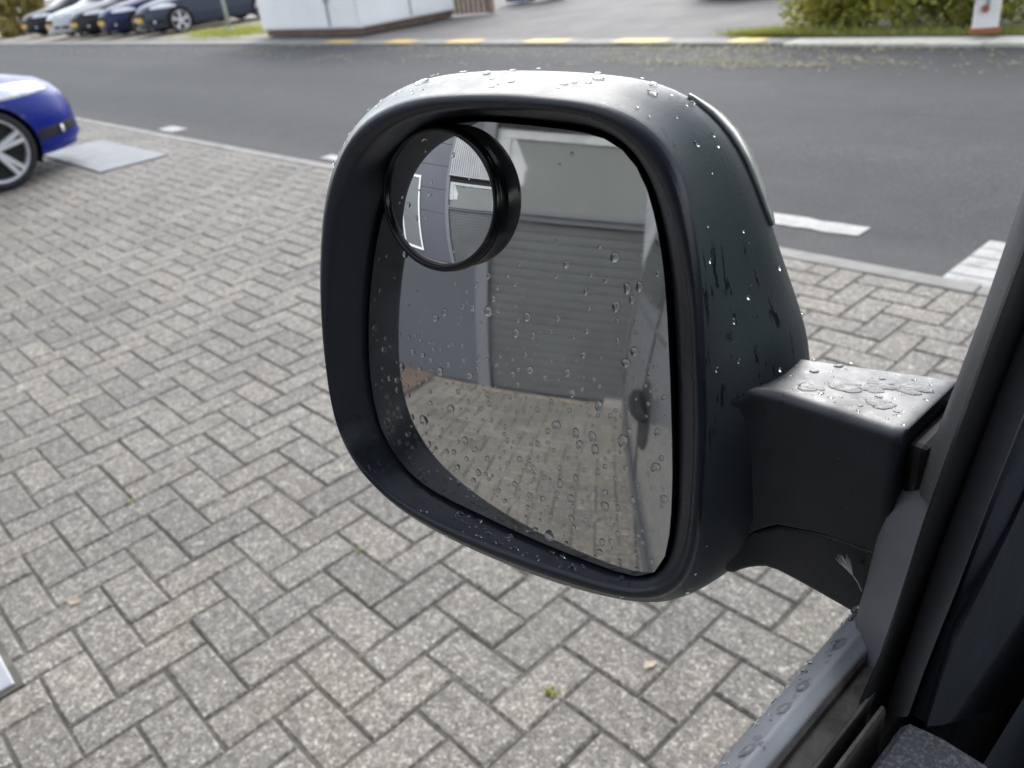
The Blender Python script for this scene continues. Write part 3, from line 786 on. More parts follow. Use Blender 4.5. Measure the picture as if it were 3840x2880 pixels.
#@@MIRROR
# ================================================================== wing mirror (main subject)
mir = root('wing_mirror', (-0.115, 0.32, 1.05))
MP = Vector((-0.28309654, 0.25006995, 1.1635005))
MN = Vector((0.30521248, -0.93934743, 0.15643447))
EX = Vector((0.95105652, 0.30901699, 0.0))
EZ = Vector((-0.04834091, 0.14877802, 0.98768834))
GR = 1.333                                   # radius of the convex glass
CZ = -0.005
R_GLASS = [72.8,72.6,73.0,73.9,75.4,77.4,80.1,83.5,87.5,92.1,97.4,103.1,108.2,111.5,112.6,112.2,111.5,111.2,111.8,113.0,115.1,117.6,119.8,120.8,120.6,119.5,117.7,115.6,113.2,111.0,109.1,107.6,106.6,106.1,106.2,106.8,107.9,109.7,112.0,114.8,117.9,121.2,124.2,125.9,126.2,125.1,122.5,119.1,115.6,112.8,110.9,110.1,110.1,110.8,112.3,114.5,117.5,121.5,126.7,131.5,131.4,124.6,114.8,105.6,97.9,91.6,86.4,82.3,79.0,76.5,74.7,73.5]
R_LIP_IN = [86.2,86.2,86.8,88.1,90.0,92.4,95.1,98.2,102.2,107.0,112.2,117.0,120.7,122.6,122.7,121.7,120.6,120.0,120.2,121.1,122.4,123.9,125.2,126.0,126.0,125.3,124.0,121.9,119.2,116.4,113.8,111.8,110.6,110.1,110.2,110.9,112.1,114.0,116.6,119.8,123.2,126.2,128.0,128.3,127.5,125.8,123.6,121.2,119.1,117.3,116.0,115.3,115.3,115.8,117.1,119.1,122.1,126.0,130.6,134.7,136.3,133.8,127.6,119.6,111.9,105.4,100.2,96.0,92.7,90.1,88.2,86.9]
R_CREASE = [91.9,91.9,92.5,93.9,96.0,98.9,102.5,106.8,111.7,117.5,123.7,128.2,130.5,131.0,130.2,128.7,127.5,127.3,127.5,128.2,129.7,131.8,133.8,135.4,136.5,136.2,134.1,131.0,127.7,124.5,121.6,119.2,117.4,116.3,115.7,115.6,116.0,117.0,118.6,120.9,123.6,126.5,129.1,131.0,131.7,131.3,130.0,128.2,126.4,125.1,124.3,124.0,124.2,125.1,126.8,129.0,131.9,135.5,139.5,143.1,144.4,141.9,135.6,127.2,118.7,111.6,105.9,101.5,98.2,95.7,93.8,92.6]
R_SIL_FRONT = [131.7,130.9,130.5,130.5,130.9,131.9,133.6,136.2,139.6,143.2,145.8,146.8,146.3,144.2,141.5,139.2,137.7,136.9,136.8,137.6,139.0,140.7,142.3,143.7,144.6,144.7,143.9,142.2,139.9,137.4,135.0,132.8,131.1,130.2,129.9,130.1,130.8,132.1,134.2,137.0,140.5,144.3,147.7,149.9,150.7,150.1,148.4,145.9,143.4,141.6,140.4,139.7,139.8,140.7,142.2,144.3,146.9,149.9,153.0,154.7,154.4,153.2,151.8,150.1,148.1,146.1,143.7,141.0,138.4,136.1,134.3,132.8]
R_SIL_BACK = [121.6,120.3,119.4,119.1,119.5,120.6,122.6,125.6,129.8,134.6,138.6,141.4,142.6,141.9,140.0,138.1,136.8,136.3,136.5,137.5,139.3,141.8,144.9,148.0,151.1,153.8,156.0,157.4,158.1,158.1,157.6,156.9,156.3,156.1,156.6,157.7,159.2,161.1,163.5,166.7,170.5,174.7,178.1,179.7,179.0,176.4,172.4,167.7,163.6,160.4,158.2,156.8,156.3,156.5,157.4,158.8,160.9,163.4,165.2,165.3,164.0,161.9,158.9,155.5,151.3,146.5,141.5,136.9,132.9,129.4,126.3,123.6]
R_W_BACK = [-62.0,-60.0,-58.0,-56.0,-54.0,-52.0,-50.0,-45.3,-40.7,-36.0,-31.3,-26.7,-22.0,-20.3,-18.7,-17.0,-15.3,-13.7,-12.0,-11.8,-11.5,-11.2,-11.0,-10.8,-10.5,-10.2,-10.0,-11.0,-12.0,-13.0,-14.0,-15.0,-16.0,-17.0,-18.0,-19.0,-20.0,-20.4,-20.8,-21.2,-21.7,-22.1,-22.5,-22.9,-23.3,-23.8,-24.2,-24.6,-25.0,-26.0,-27.0,-28.0,-29.0,-30.0,-31.0,-32.0,-33.0,-34.0,-35.0,-38.1,-41.2,-44.4,-47.5,-50.6,-53.8,-56.9,-60.0,-60.3,-60.7,-61.0,-61.3,-61.7]
NA = 72
TH = [2*math.pi*k/NA for k in range(NA)]
def lw(x, z, w): return MP + EX*x + EZ*z + MN*w
def ring(rmm, w):
    ws = w if isinstance(w, (list, tuple)) else [w]*NA
    return [lw(r*math.cos(t)/1000, CZ + r*math.sin(t)/1000, ww) for r, t, ww in zip(rmm, TH, ws)]
def sag(x, z): return -(x*x + z*z)/(2*GR)
def rxz(r, t): return r*math.cos(t)/1000, CZ + r*math.sin(t)/1000
def sst(a, b, x):
    t = min(1, max(0, (x-a)/(b-a))); return t*t*(3-2*t)
BW = []                                       # 1 towards top and right, where the shell is seen
for k in range(NA):
    d = (k*5 + 180) % 360 - 180
    BW.append(1 - sst(112, 140, d) if d > 0 else 1 - sst(38, 62, -d))
def lipw(x, z): return max(0.0015, 0.0165 - 0.097*x + 0.07*z)
def ringl(rmm, d):
    out = []
    for r, t in zip(rmm, TH):
        x, z = rxz(r, t); out.append(lw(x, z, lipw(x, z)+d))
    return out
WC = [lipw(*rxz(r, t))-0.0045 for r, t in zip(R_CREASE, TH)]
WF = [lipw(*rxz(r, t))-0.018 for r, t in zip(R_SIL_FRONT, TH)]
WL = [lipw(*rxz(r, t)) for r, t in zip(R_LIP_IN, TH)]
R4 = [b*(c + 0.34*(s-c)) + (1-b)*f for b, c, s, f in zip(BW, R_CREASE, R_SIL_BACK, R_SIL_FRONT)]
R5 = [b*s + (1-b)*(f*1.03) for b, s, f in zip(BW, R_SIL_BACK, R_SIL_FRONT)]
W5 = [w/1000 for w in R_W_BACK]
W4 = [b*(c + 0.34*(w-c)) + (1-b)*f for b, w, c, f in zip(BW, W5, WC, WF)]
R45 = [b*(c + 0.70*(s-c)+1.2) + (1-b)*f*1.025 for b, c, s, f in zip(BW, R_CREASE, R_SIL_BACK, R_SIL_FRONT)]
W45 = [b*(c + 0.70*(w-c)) + (1-b)*(f*0.5+w*0.5) for b, w, c, f in zip(BW, W5, WC, WF)]
FL = []                                       # the shell flares into the arm
for k in range(NA):
    d = (k*5 + 180) % 360 - 180
    FL.append((1-sst(-4, 28, d)) * (1-sst(34, 52, -d)))
R5 = [r + 4*f for r, f in zip(R5, FL)]; R45 = [r + 10*f for r, f in zip(R45, FL)]; R4 = [r + 15*f for r, f in zip(R4, FL)]
def W(ws, d): return [w+d for w in ws]
# glass
gb = MB(); NR = 16
gb.v.append(tuple(lw(0, CZ, sag(0, CZ))))
for i in range(1, NR+1):
    for r, t in zip(R_GLASS, TH):
        x, z = rxz(r*i/NR, t); gb.v.append(tuple(lw(x, z, sag(x, z))))
for k in range(NA): gb.f.append((0, 1+k, 1+(k+1) % NA))
for i in range(NR-1):
    for k in range(NA):
        a = 1+i*NA+k; b = 1+i*NA+(k+1) % NA; gb.f.append((a, a+NA, b+NA, b))
glass = wb(gb, 'mirror_glass', M['mirror'], mir, smooth=True, fixn=False)
if glass.data.polygons[5].normal.dot(MN) < 0: glass.data.flip_normals()
wg = [sag(*rxz(r, t)) for r, t in zip(R_GLASS, TH)]
# exact sphere normals keep the reflection clean
nrm = []
cen = MP - MN*GR
for v_ in glass.data.vertices: nrm.append(tuple((v_.co - cen).normalized()))
glass.data.normals_split_custom_set_from_vertices(nrm)
gs = MB(); gs.loft([ring([r+0.3 for r in R_GLASS], W(wg, -0.0003)), ring([r+1.0 for r in R_GLASS], W(wg, -0.0012)), ring([r+1.0 for r in R_GLASS], W(wg, -0.006)), ring([r*0.9 for r in R_GLASS], W(wg, -0.008))])
wb(gs, 'glass_holder', M['gloss_black'], mir, smooth=True)
# rim: wall round the glass, rounded lip
lim = lambda f: [a + f*(c-a) for a, c in zip(R_LIP_IN, R_CREASE)]
inn = lambda f: [g+2.5 + f*(a-g-2.5) for g, a in zip(R_GLASS, R_LIP_IN)]
rb = MB()
lip = lambda d: W(WL, d)
rb.loft([ring(inn(-0.35), W(wg, -0.010)), ring(inn(0.0), W(wg, -0.004)), ring(inn(0.30), [a*0.7+0.3*(b-0.004) for a, b in zip(wg, WL)]), ring(inn(0.75), [a*0.25+0.75*(b-0.004) for a, b in zip(wg, WL)]),
         ring(inn(0.95), lip(-0.0045)), ringl(lim(0.06), -0.0022), ringl(lim(0.22), -0.0005), ringl(lim(0.42), 0.0), ringl(lim(0.66), -0.0003), ringl(lim(0.86), -0.0018), ringl(lim(0.97), -0.0037)])
rim_o = wb(rb, 'housing_rim', M['lip'], mir, smooth=True)
md = rim_o.modifiers.new('sub', 'SUBSURF'); md.levels = 1; md.render_levels = 1
# shell
sb_ = MB()
sb_.loft([ringl(lim(0.93), -0.0033), ring(R_CREASE, WC), ring([a+0.25*(b-a) for a, b in zip(R_CREASE, R4)], [c+0.28*(w-c) for w, c in zip(W4, WC)]), ring(R4, W4), ring(R45, W45), ring(R5, W5),
          ring([r*0.965 for r in R5], W(W5, -0.012)), ring([r*0.80 for r in R5], W(W5, -0.040)), ring([r*0.5 for r in R5], W(W5, -0.062)), ring([r*0.2 for r in R5], [-0.095]*NA), ring([r*0.02 for r in R5], [-0.1]*NA)])
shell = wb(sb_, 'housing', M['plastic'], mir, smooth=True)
md = shell.modifiers.new('sub', 'SUBSURF'); md.levels = 1; md.render_levels = 1
# clear indicator lens along the back edge
def interp_r(arr, deg):
    d = (deg % 360)/5.0; i = int(d) % NA; f = d-int(d); return arr[i]*(1-f) + arr[(i+1) % NA]*f
ib = MB(); loops = []
for deg in np.linspace(31, 60, 30):
    t = R(deg); e = math.sin(math.pi*min(1, max(0, (deg-30.5)/30.0)))**0.6
    r5, w5, r4, w4 = interp_r(R45, deg), interp_r(W45, deg), interp_r(R4, deg), interp_r(W4, deg)
    rb5, wb5 = interp_r(R5, deg), interp_r(W5, deg)
    def P(rr, ww): x, z = rxz(rr, t); return lw(x, z, ww)
    loops.append([P(rb5-0.1-0.5*e, wb5+0.001+0.0022*e), P(rb5+0.2*e, wb5+0.002*e), P(rb5+0.4*e, wb5-0.001), P(rb5+0.5*e-0.5, wb5-0.008*e-0.002), P(rb5-4.0, wb5-0.020*e-0.003), P(rb5-8, wb5-0.008)])
ib.loft(loops, closed=True, cap0=True, cap1=True)
wb(ib, 'indicator_lens', M['lens'], mir, smooth=True)
# arm
ab = MB(); al = MB()
for x in (-0.1945, -0.1932, -0.1918, -0.190, -0.188, -0.1855, -0.1825, -0.1785, -0.1745, -0.168, -0.158, -0.145, -0.130, -0.120, -0.1155, -0.1145):
    t = (x+0.205)/0.09
    yf = 0.2945; yb = 0.330 + 0.024*max(0, min(1, (x+0.20)/0.085)); zt = 1.1512 - 0.0*t
    dx_ = min(0.0175, max(0.0, -0.1700-x)); fl = 0.018-math.sqrt(0.000324-dx_*dx_)
    yf -= fl*0.75
    zb = float(np.interp(x, [-0.2, -0.185, -0.1676, -0.1438, -0.1196], [1.058, 1.0652, 1.0784, 1.0847, 1.0866]))
    rr = 0.0062; en = 0.0014 if x > -0.1150 else 0.0
    sec = []
    for cy, cz, a0 in ((yf+rr, zt-rr, 90), (yf+0.002, zb+0.002, 180), (yb-rr, zb+rr, 270), (yb-rr, zt-rr, 0)):
        rad = 0.002 if a0 == 180 else rr
        for q in range(6):
            a = R(a0 + 90*q/5); sec.append((x, cy + rad*-math.cos(a)*(-1) if False else cy + math.cos(a)*rad, cz + math.sin(a)*rad))
    c_ = ((yf+yb)/2, (zt+zb)/2)
    ab.v += [(p[0], c_[0]+(p[1]-c_[0])*(1-en*25), c_[1]+(p[2]-c_[1])*(1-en*12)) for p in sec]
    zbot = float(np.interp(x, [-0.2, -0.1924, -0.184, -0.172, -0.155, -0.1326, -0.1244, -0.11], [1.036, 1.0379, 1.0413, 1.0455, 1.0448, 1.0424, 1.0413, 1.0405])) + 0.001
    sec2 = []
    for cy, cz, a0 in ((yf+0.0022+0.003, zb-0.0012-0.003, 90), (yf+0.0022+0.004, zbot+0.004, 180), (yb-0.003-0.004, zbot+0.004, 270), (yb-0.003-0.003, zb-0.0012-0.003, 0)):
        rad = 0.003 if a0 in (90, 0) else 0.004
        for q in range(6):
            a = R(a0 + 90*q/5); sec2.append((x, cy + math.cos(a)*rad, cz + math.sin(a)*rad))
    al.v += sec2
for mbx in (ab, al):
    n = 24; k_ = len(mbx.v)//n
    for i in range(k_-1):
        for k in range(n): mbx.f.append((i*n+k, i*n+(k+1) % n, (i+1)*n+(k+1) % n, (i+1)*n+k))
    mbx.f.append(tuple(range(n))); mbx.f.append(tuple(range((k_-1)*n, k_*n)))
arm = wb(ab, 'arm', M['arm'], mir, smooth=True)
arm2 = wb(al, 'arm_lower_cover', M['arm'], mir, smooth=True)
for o in (arm, arm2):
    md = o.modifiers.new('es', 'EDGE_SPLIT'); md.split_angle = R(50)
wb(MB().box((-0.1144, 0.301, 1.045), (-0.1055, 0.345, 1.144), 0.003), 'pivot_collar', M['rubber'], mir)
ft = MB()
ft.loft([[(-0.121, 0.290+0.0, 1.040), (-0.121, 0.36, 1.040), (-0.110, 0.36, 1.135), (-0.110, 0.300, 1.128)],
         [(-0.100, 0.292, 1.040), (-0.100, 0.37, 1.040), (-0.098, 0.37, 1.140), (-0.098, 0.310, 1.133)]], cap0=True, cap1=True)
wb(ft, 'mounting_foot', M['trim'], mir, bevel=0.003)
# stick-on blind spot mirror
BC = Vector((-0.32627296, 0.23784635, 1.23698668))
a_, b_ = R(16.08), R(12.66)
BN = Vector((math.sin(a_)*math.cos(b_), -math.cos(a_)*math.cos(b_), math.sin(b_)))
BX = Vector((math.cos(a_), math.sin(a_), 0)); BZ = BX.cross(BN)*-1
if BZ.z < 0: BZ = -BZ
BR = 0.1722
def blathe(prof, n=72):
    mb = MB(); mb.loft([[BC + BX*(r*math.cos(t)) + BZ*(r*math.sin(t)) + BN*h for t in np.linspace(0, math.tau, n, endpoint=False)] for r, h in prof]); return mb
rimp = [(0.0318,-0.0034),(0.0322,-0.0016),(0.0330,-0.0008),(0.0342,-0.0009),(0.0352,-0.0018),(0.0358,-0.0032),(0.0349,-0.0041),(0.0350,-0.0046),(0.0360,-0.0052),(0.0358,-0.0062),(0.0346,-0.0080),(0.0338,-0.0140)]
bs = wb(blathe(rimp), 'blind_spot_mirror', M['gloss_black'], mir, smooth=True)
cb2 = MB(); nn = 48
cb2.v.append(tuple(BC))
for i in range(1, 13):
    r = 0.0321*i/12
    for k in range(nn):
        t = math.tau*k/nn; cb2.v.append(tuple(BC + BX*(r*math.cos(t)) + BZ*(r*math.sin(t)) + BN*(math.sqrt(BR*BR-r*r)-BR)))
for k in range(nn): cb2.f.append((0, 1+k, 1+(k+1) % nn))
for i in range(11):
    for k in range(nn):
        a = 1+i*nn+k; b = 1+i*nn+(k+1) % nn; cb2.f.append((a, a+nn, b+nn, b))
cg = cb2.build('convex_glass', M['mirror2'], None, True, fixn=False)
if cg.data.polygons[5].normal.dot(BN) < 0: cg.data.flip_normals()
cen2 = BC - BN*BR
cg.data.normals_split_custom_set_from_vertices([tuple((v_.co-cen2).normalized()) for v_ in cg.data.vertices])
cg.parent = bs
tag(mir, 'dark plastic wing mirror wet with rain, a round blind spot mirror stuck on its glass', 'wing mirror')

# ------------------------------------------------------------------ rain drops
def drop_mesh(items, name, parent, mat=None):
    """items: (position, normal, down, radius, length factor, height, seed)"""
    vs, fs = [], []
    NS, RH = 14, [1.0, 0.985, 0.9, 0.72, 0.42]
    for (p, n, dn, r, el, h, irr) in items:
        n = n.normalized(); dn = (dn - n*dn.dot(n))
        if dn.length < 1e-6: dn = n.orthogonal()
        dn = dn.normalized(); sd = n.cross(dn)
        ph = [random.uniform(0, math.tau) for _ in range(3)]
        out = [1 + irr*(0.5*math.sin(2*a+ph[0]) + 0.35*math.sin(3*a+ph[1]) + 0.25*math.sin(5*a+ph[2])) for a in np.linspace(0, math.tau, NS, endpoint=False)]
        k0 = len(vs)
        vs.append(tuple(p - n*r*0.12))
        for q, rho in enumerate(RH):
            for k in range(NS):
                a = math.tau*k/NS; rr = r*rho*out[k]
                hh = -r*0.1 if q == 0 else h*r*max(0.0, 1-rho**2.4)**0.62
                sg = hh + (0.10*h*r*math.cos(a)*rho*(1-rho) if q else 0)
                vs.append(tuple(p + dn*(rr*math.cos(a)*el) + sd*(rr*math.sin(a)) + n*sg))
        vs.append(tuple(p + n*h*r))
        for k in range(NS): fs.append((k0, k0+1+(k+1) % NS, k0+1+k))
        for q in range(len(RH)-1):
            for k in range(NS):
                a = k0+1+q*NS+k; b = k0+1+q*NS+(k+1) % NS; fs.append((a, b, b+NS, a+NS))
        t = k0+1+(len(RH)-1)*NS
        for k in range(NS): fs.append((t+k, t+(k+1) % NS, k0+1+len(RH)*NS))
    o = link(name, mesh(name, vs, fs), mat or M['water'], None, True)
    if parent.name in WORLD_ROOTS: attach(o, parent)
    else: o.parent = parent
    o['kind'] = 'stuff'
    return o
DOWN = Vector((0, 0, -1))
items = []
def glass_pt(x, z):
    p = lw(x, z, sag(x, z)); return p, (p-cen).normalized()
tries = 0
while len(items) < 480 and tries < 20000:
    tries += 1
    x, z = random.uniform(-0.11, 0.08), random.uniform(-0.135, 0.11)
    t = math.atan2(z-CZ, x) % math.tau; rr = math.hypot(x, z-CZ)*1000
    if rr > interp_r(R_GLASS, math.degrees(t))*0.97: continue
    if math.hypot(x+0.044, z-0.074) < 0.043: continue
    dens = 0.12 if z > 0.045 else (0.5 if z > 0.0 else 1.0)
    if z > 0 and x < -0.045: dens *= 0.35
    if random.random() > dens: continue
    p, n = glass_pt(x, z)
    r = min(0.0027, 0.00096*math.exp(random.gauss(0, 0.5)))
    if any((p-q_[0]).length < 1.5*(r+q_[3]) for q_ in items): continue
    items.append((p, n, DOWN, r, random.uniform(1.0, 1.6), random.uniform(0.6, 0.95), random.uniform(0.05, 0.22)))
drop_mesh(items, 'water_drops', glass)
items = []
for _ in range(16):
    a, rr = random.uniform(0, math.tau), 0.029*math.sqrt(random.random())
    p = BC + BX*(rr*math.cos(a)) + BZ*(rr*math.sin(a)); q = (p-cen2).normalized()
    items.append((cen2+q*BR, q, DOWN, random.uniform(0.0004, 0.0015), random.uniform(1, 1.4), 0.6, 0.2))
drop_mesh(items, 'water_drops', bs)
def shell_pt(deg, s):
    """s 0..1 from the front crease to the back edge of the shell"""
    seq = [(R_CREASE, WC), (R4, W4), (R45, W45), (R5, W5)]
    u = s*3; i = min(2, int(u)); f = u-i
    t = R(deg)
    def P(k): x, z = rxz(interp_r(seq[k][0], deg), t); return lw(x, z, interp_r(seq[k][1], deg))
    return P(i)*(1-f) + P(i+1)*f
def shell_pn(deg, s):
    p = shell_pt(deg, s); a = shell_pt(deg+1, s)-shell_pt(deg-1, s); b = shell_pt(deg, min(1, s+0.03))-shell_pt(deg, max(0, s-0.03))
    n = a.cross(b).normalized()
    o = p - MP
    if n.dot(o) < 0: n = -n
    return p, n
items = []
for _ in range(60):
    deg = random.uniform(50, 140); s = random.uniform(0.15, 0.98)
    p, n = shell_pn(deg, s)
    if n.z < 0.25: continue
    r = min(0.0026, 0.0009*math.exp(random.gauss(0, 0.55)))
    if any((p-q_[0]).length < 1.7*(r+q_[3]) for q_ in items): continue
    items.append((p + n*0.0001, n, EX, r, random.uniform(0.9, 2.0), 0.34 if r < 0.0006 else random.uniform(0.06, 0.12), 0.14))
for _ in range(0):                              # merged blobs
    deg = random.uniform(58, 130); s = random.uniform(0.2, 0.9)
    for _ in range(random.randint(3, 7)):
        p, n = shell_pn(deg+random.gauss(0, 1.6), min(0.98, max(0.1, s+random.gauss(0, 0.08))))
        items.append((p + n*0.0001, n, EX, random.uniform(0.0012, 0.0024), random.uniform(1, 1.8), 0.09, 0.25))
for _ in range(16):
    deg = random.uniform(-10, 52); s = random.uniform(0.05, 0.98)
    p, n = shell_pn(deg, s)
    items.append((p, n, DOWN, random.uniform(0.0003, 0.0012), random.uniform(1, 1.6), 0.5, 0.15))
for _ in range(26):
    deg = random.uniform(140, 320); s = random.uniform(0.0, 0.25)
    p, n = shell_pn(deg, s)
    items.append((p, n, DOWN, random.uniform(0.0003, 0.0011), random.uniform(1, 1.5), 0.6, 0.15))
drop_mesh(items, 'water_drops', shell)
items = []
for _ in range(75):                              # on the lower ledge inside the rim
    deg = random.uniform(212, 300); t = R(deg); f = random.uniform(0.1, 1.05)
    r = interp_r(inn(f), deg); w = interp_r(wg, deg)*(1-f) + (interp_r(WL, deg)-0.004)*f
    x, z = rxz(r, t); p = lw(x, z, w)
    n = (MN*0.45 + (lw(0, CZ, 0)-lw(x, z, 0)).normalized()*0.9).normalized()
    items.append((p + n*0.0002, n, EX, random.uniform(0.0004, 0.0016), random.uniform(1, 1.8), 0.4, 0.25))
drop_mesh(items, 'water_drops', rim_o)
items = []
for _ in range(110):
    x = random.uniform(-0.176, -0.117); y = random.uniform(0.300, 0.345)
    if random.random() > 0.35 + 0.65*(x+0.176)/0.06: continue
    r = min(0.0018, 0.00055*math.exp(random.gauss(0, 0.6)))
    items.append((Vector((x, y, 1.1513)), Vector((0, 0, 1)), Vector((1, 0.3, 0)), r, random.uniform(0.9, 1.6), 0.22, 0.25))
for cx, cy in ((-0.150, 0.318), (-0.140, 0.325), (-0.132, 0.314), (-0.165, 0.309), (-0.128, 0.333)):
    for _ in range(5):
        items.append((Vector((cx+random.gauss(0, 0.002), cy+random.gauss(0, 0.0016), 1.1513)), Vector((0, 0, 1)), Vector((1, 0.3, 0)), random.uniform(0.0018, 0.0040), 1.4, 0.06, 0.35))
drop_mesh(items, 'water_drops', arm)
items = []
for _ in range(230):
    y = random.uniform(0.12, 0.33); u = random.random()
    if u < 0.75: x = random.uniform(-0.1215, -0.1130); z = 1.0590; n = Vector((0, 0, 1))
    else: x = -0.1230; z = 1.0552; n = Vector((-1, 0, 0.6)).normalized()
    r = min(0.0021, 0.00055*math.exp(random.gauss(0, 0.6)))
    items.append((Vector((x, y, z-0.0001)), n, Vector((0.2, 1, 0)), r, random.uniform(1.0, 2.0), 0.45, 0.22))
for y in (0.19, 0.216, 0.231, 0.262):
    items.append((Vector((-0.1165, y, 1.0591)), Vector((0, 0, 1)), Vector((0.1, 1, 0)), 0.0019, 2.3, 0.5, 0.15))
drop_mesh(items, 'water_drops', van)
# a seed hair caught at the arm
fl = MB(); fb = Vector((-0.1225, 0.2925, 1.0640))
fl.tube([fb, fb+Vector((-0.002, -0.0005, 0.0045)), fb+Vector((-0.0042, -0.001, 0.0075))], 0.00022, 5)
for _ in range(34):
    d = Vector((random.uniform(-0.85, -0.05), random.uniform(-0.35, 0.1), random.uniform(0.6, 1.1))).normalized()*random.uniform(0.008, 0.0125)
    st = fb+Vector((-0.0042, -0.001, 0.0075)); fl.tube([st, st+d*0.5+Vector((0, 0, 0.0003)), st+d], [0.00009, 0.00008, 0.00005], 4)
tag(fl.build('seed_fluff', M['fluff']), 'tiny white tuft of seed hairs caught on the mirror arm', 'seed tuft')
#@@FAR
# ================================================================== cars
def tab(t, z):
    return float(np.interp(z, [a for a, _ in t], [b for _, b in t]))
CAR = dict(
    yf=[(.16,1.92),(.20,2.07),(.26,2.115),(.32,2.11),(.42,2.105),(.52,2.09),(.60,2.06),(.68,1.99),(.74,1.90),(.80,1.68),(.86,1.38),(.92,1.06),(.96,.92),(1.0,.82),(1.2,.40),(1.38,0.0),(1.455,-.45)],
    yr=[(.16,-1.85),(.3,-1.95),(.6,-1.97),(.9,-1.94),(1.0,-1.9),(1.2,-1.76),(1.38,-1.55),(1.455,-1.2)],
    w=[(.16,.78),(.20,.815),(.26,.835),(.45,.86),(.7,.852),(.86,.83),(.93,.805),(.97,.785),(1.2,.69),(1.38,.59),(1.455,.40)])
ZR = [.16,.175,.19,.20,.23,.26,.29,.32,.35,.38,.41,.44,.47,.50,.53,.56,.59,.62,.64,.66,.68,.70,.72,.74,.76,.78,.80,.82,.84,.86,.88,.90,.92,.94,.955,.97,1.0,1.05,1.1,1.16,1.22,1.28,1.33,1.37,1.40,1.425,1.445,1.455]
def csurf(phi, z, C=CAR, off=0.0):
    def P(ph, zz):
        f, r, w = tab(C['yf'], zz), tab(C['yr'], zz), tab(C['w'], zz)
        s, c = math.sin(ph), math.cos(ph)
        n = 2.7 if s > 0 else 4.0
        mid = 0.15
        x = w*math.copysign(abs(c)**(2/n), c)
        y = mid + ((f-mid) if s > 0 else (mid-r))*math.copysign(abs(s)**(2/n), s)
        return Vector((x, y, zz))
    p = P(phi, z)
    if off:
        a = P(phi+0.01, z)-P(phi-0.01, z); b = P(phi, min(1.45, z+0.01))-P(phi, max(0.165, z-0.01))
        n = a.cross(b).normalized()
        p = p + n*off
    return p
def car_patch(fl, fh, p0, p1, nphi=20, nz=8, off=0.006, mirrorx=False, C=CAR):
    mb = MB(); loops = []
    for i in range(nphi+1):
        t = i/nphi; ph = p0 + (p1-p0)*t
        a, b = fl(t), fh(t)
        lp = []
        for k in range(nz+1):
            s = k/nz; e = min(1, 6*min(t, 1-t, s, 1-s)+0.0)
            q = csurf(ph, a+(b-a)*s, C, 0.001 + off*math.sqrt(e))
            lp.append((-q.x if mirrorx else q.x, q.y, q.z))
        loops.append(lp)
    mb.loft(loops, closed=False); return mb
WHY = (1.25, -1.24)
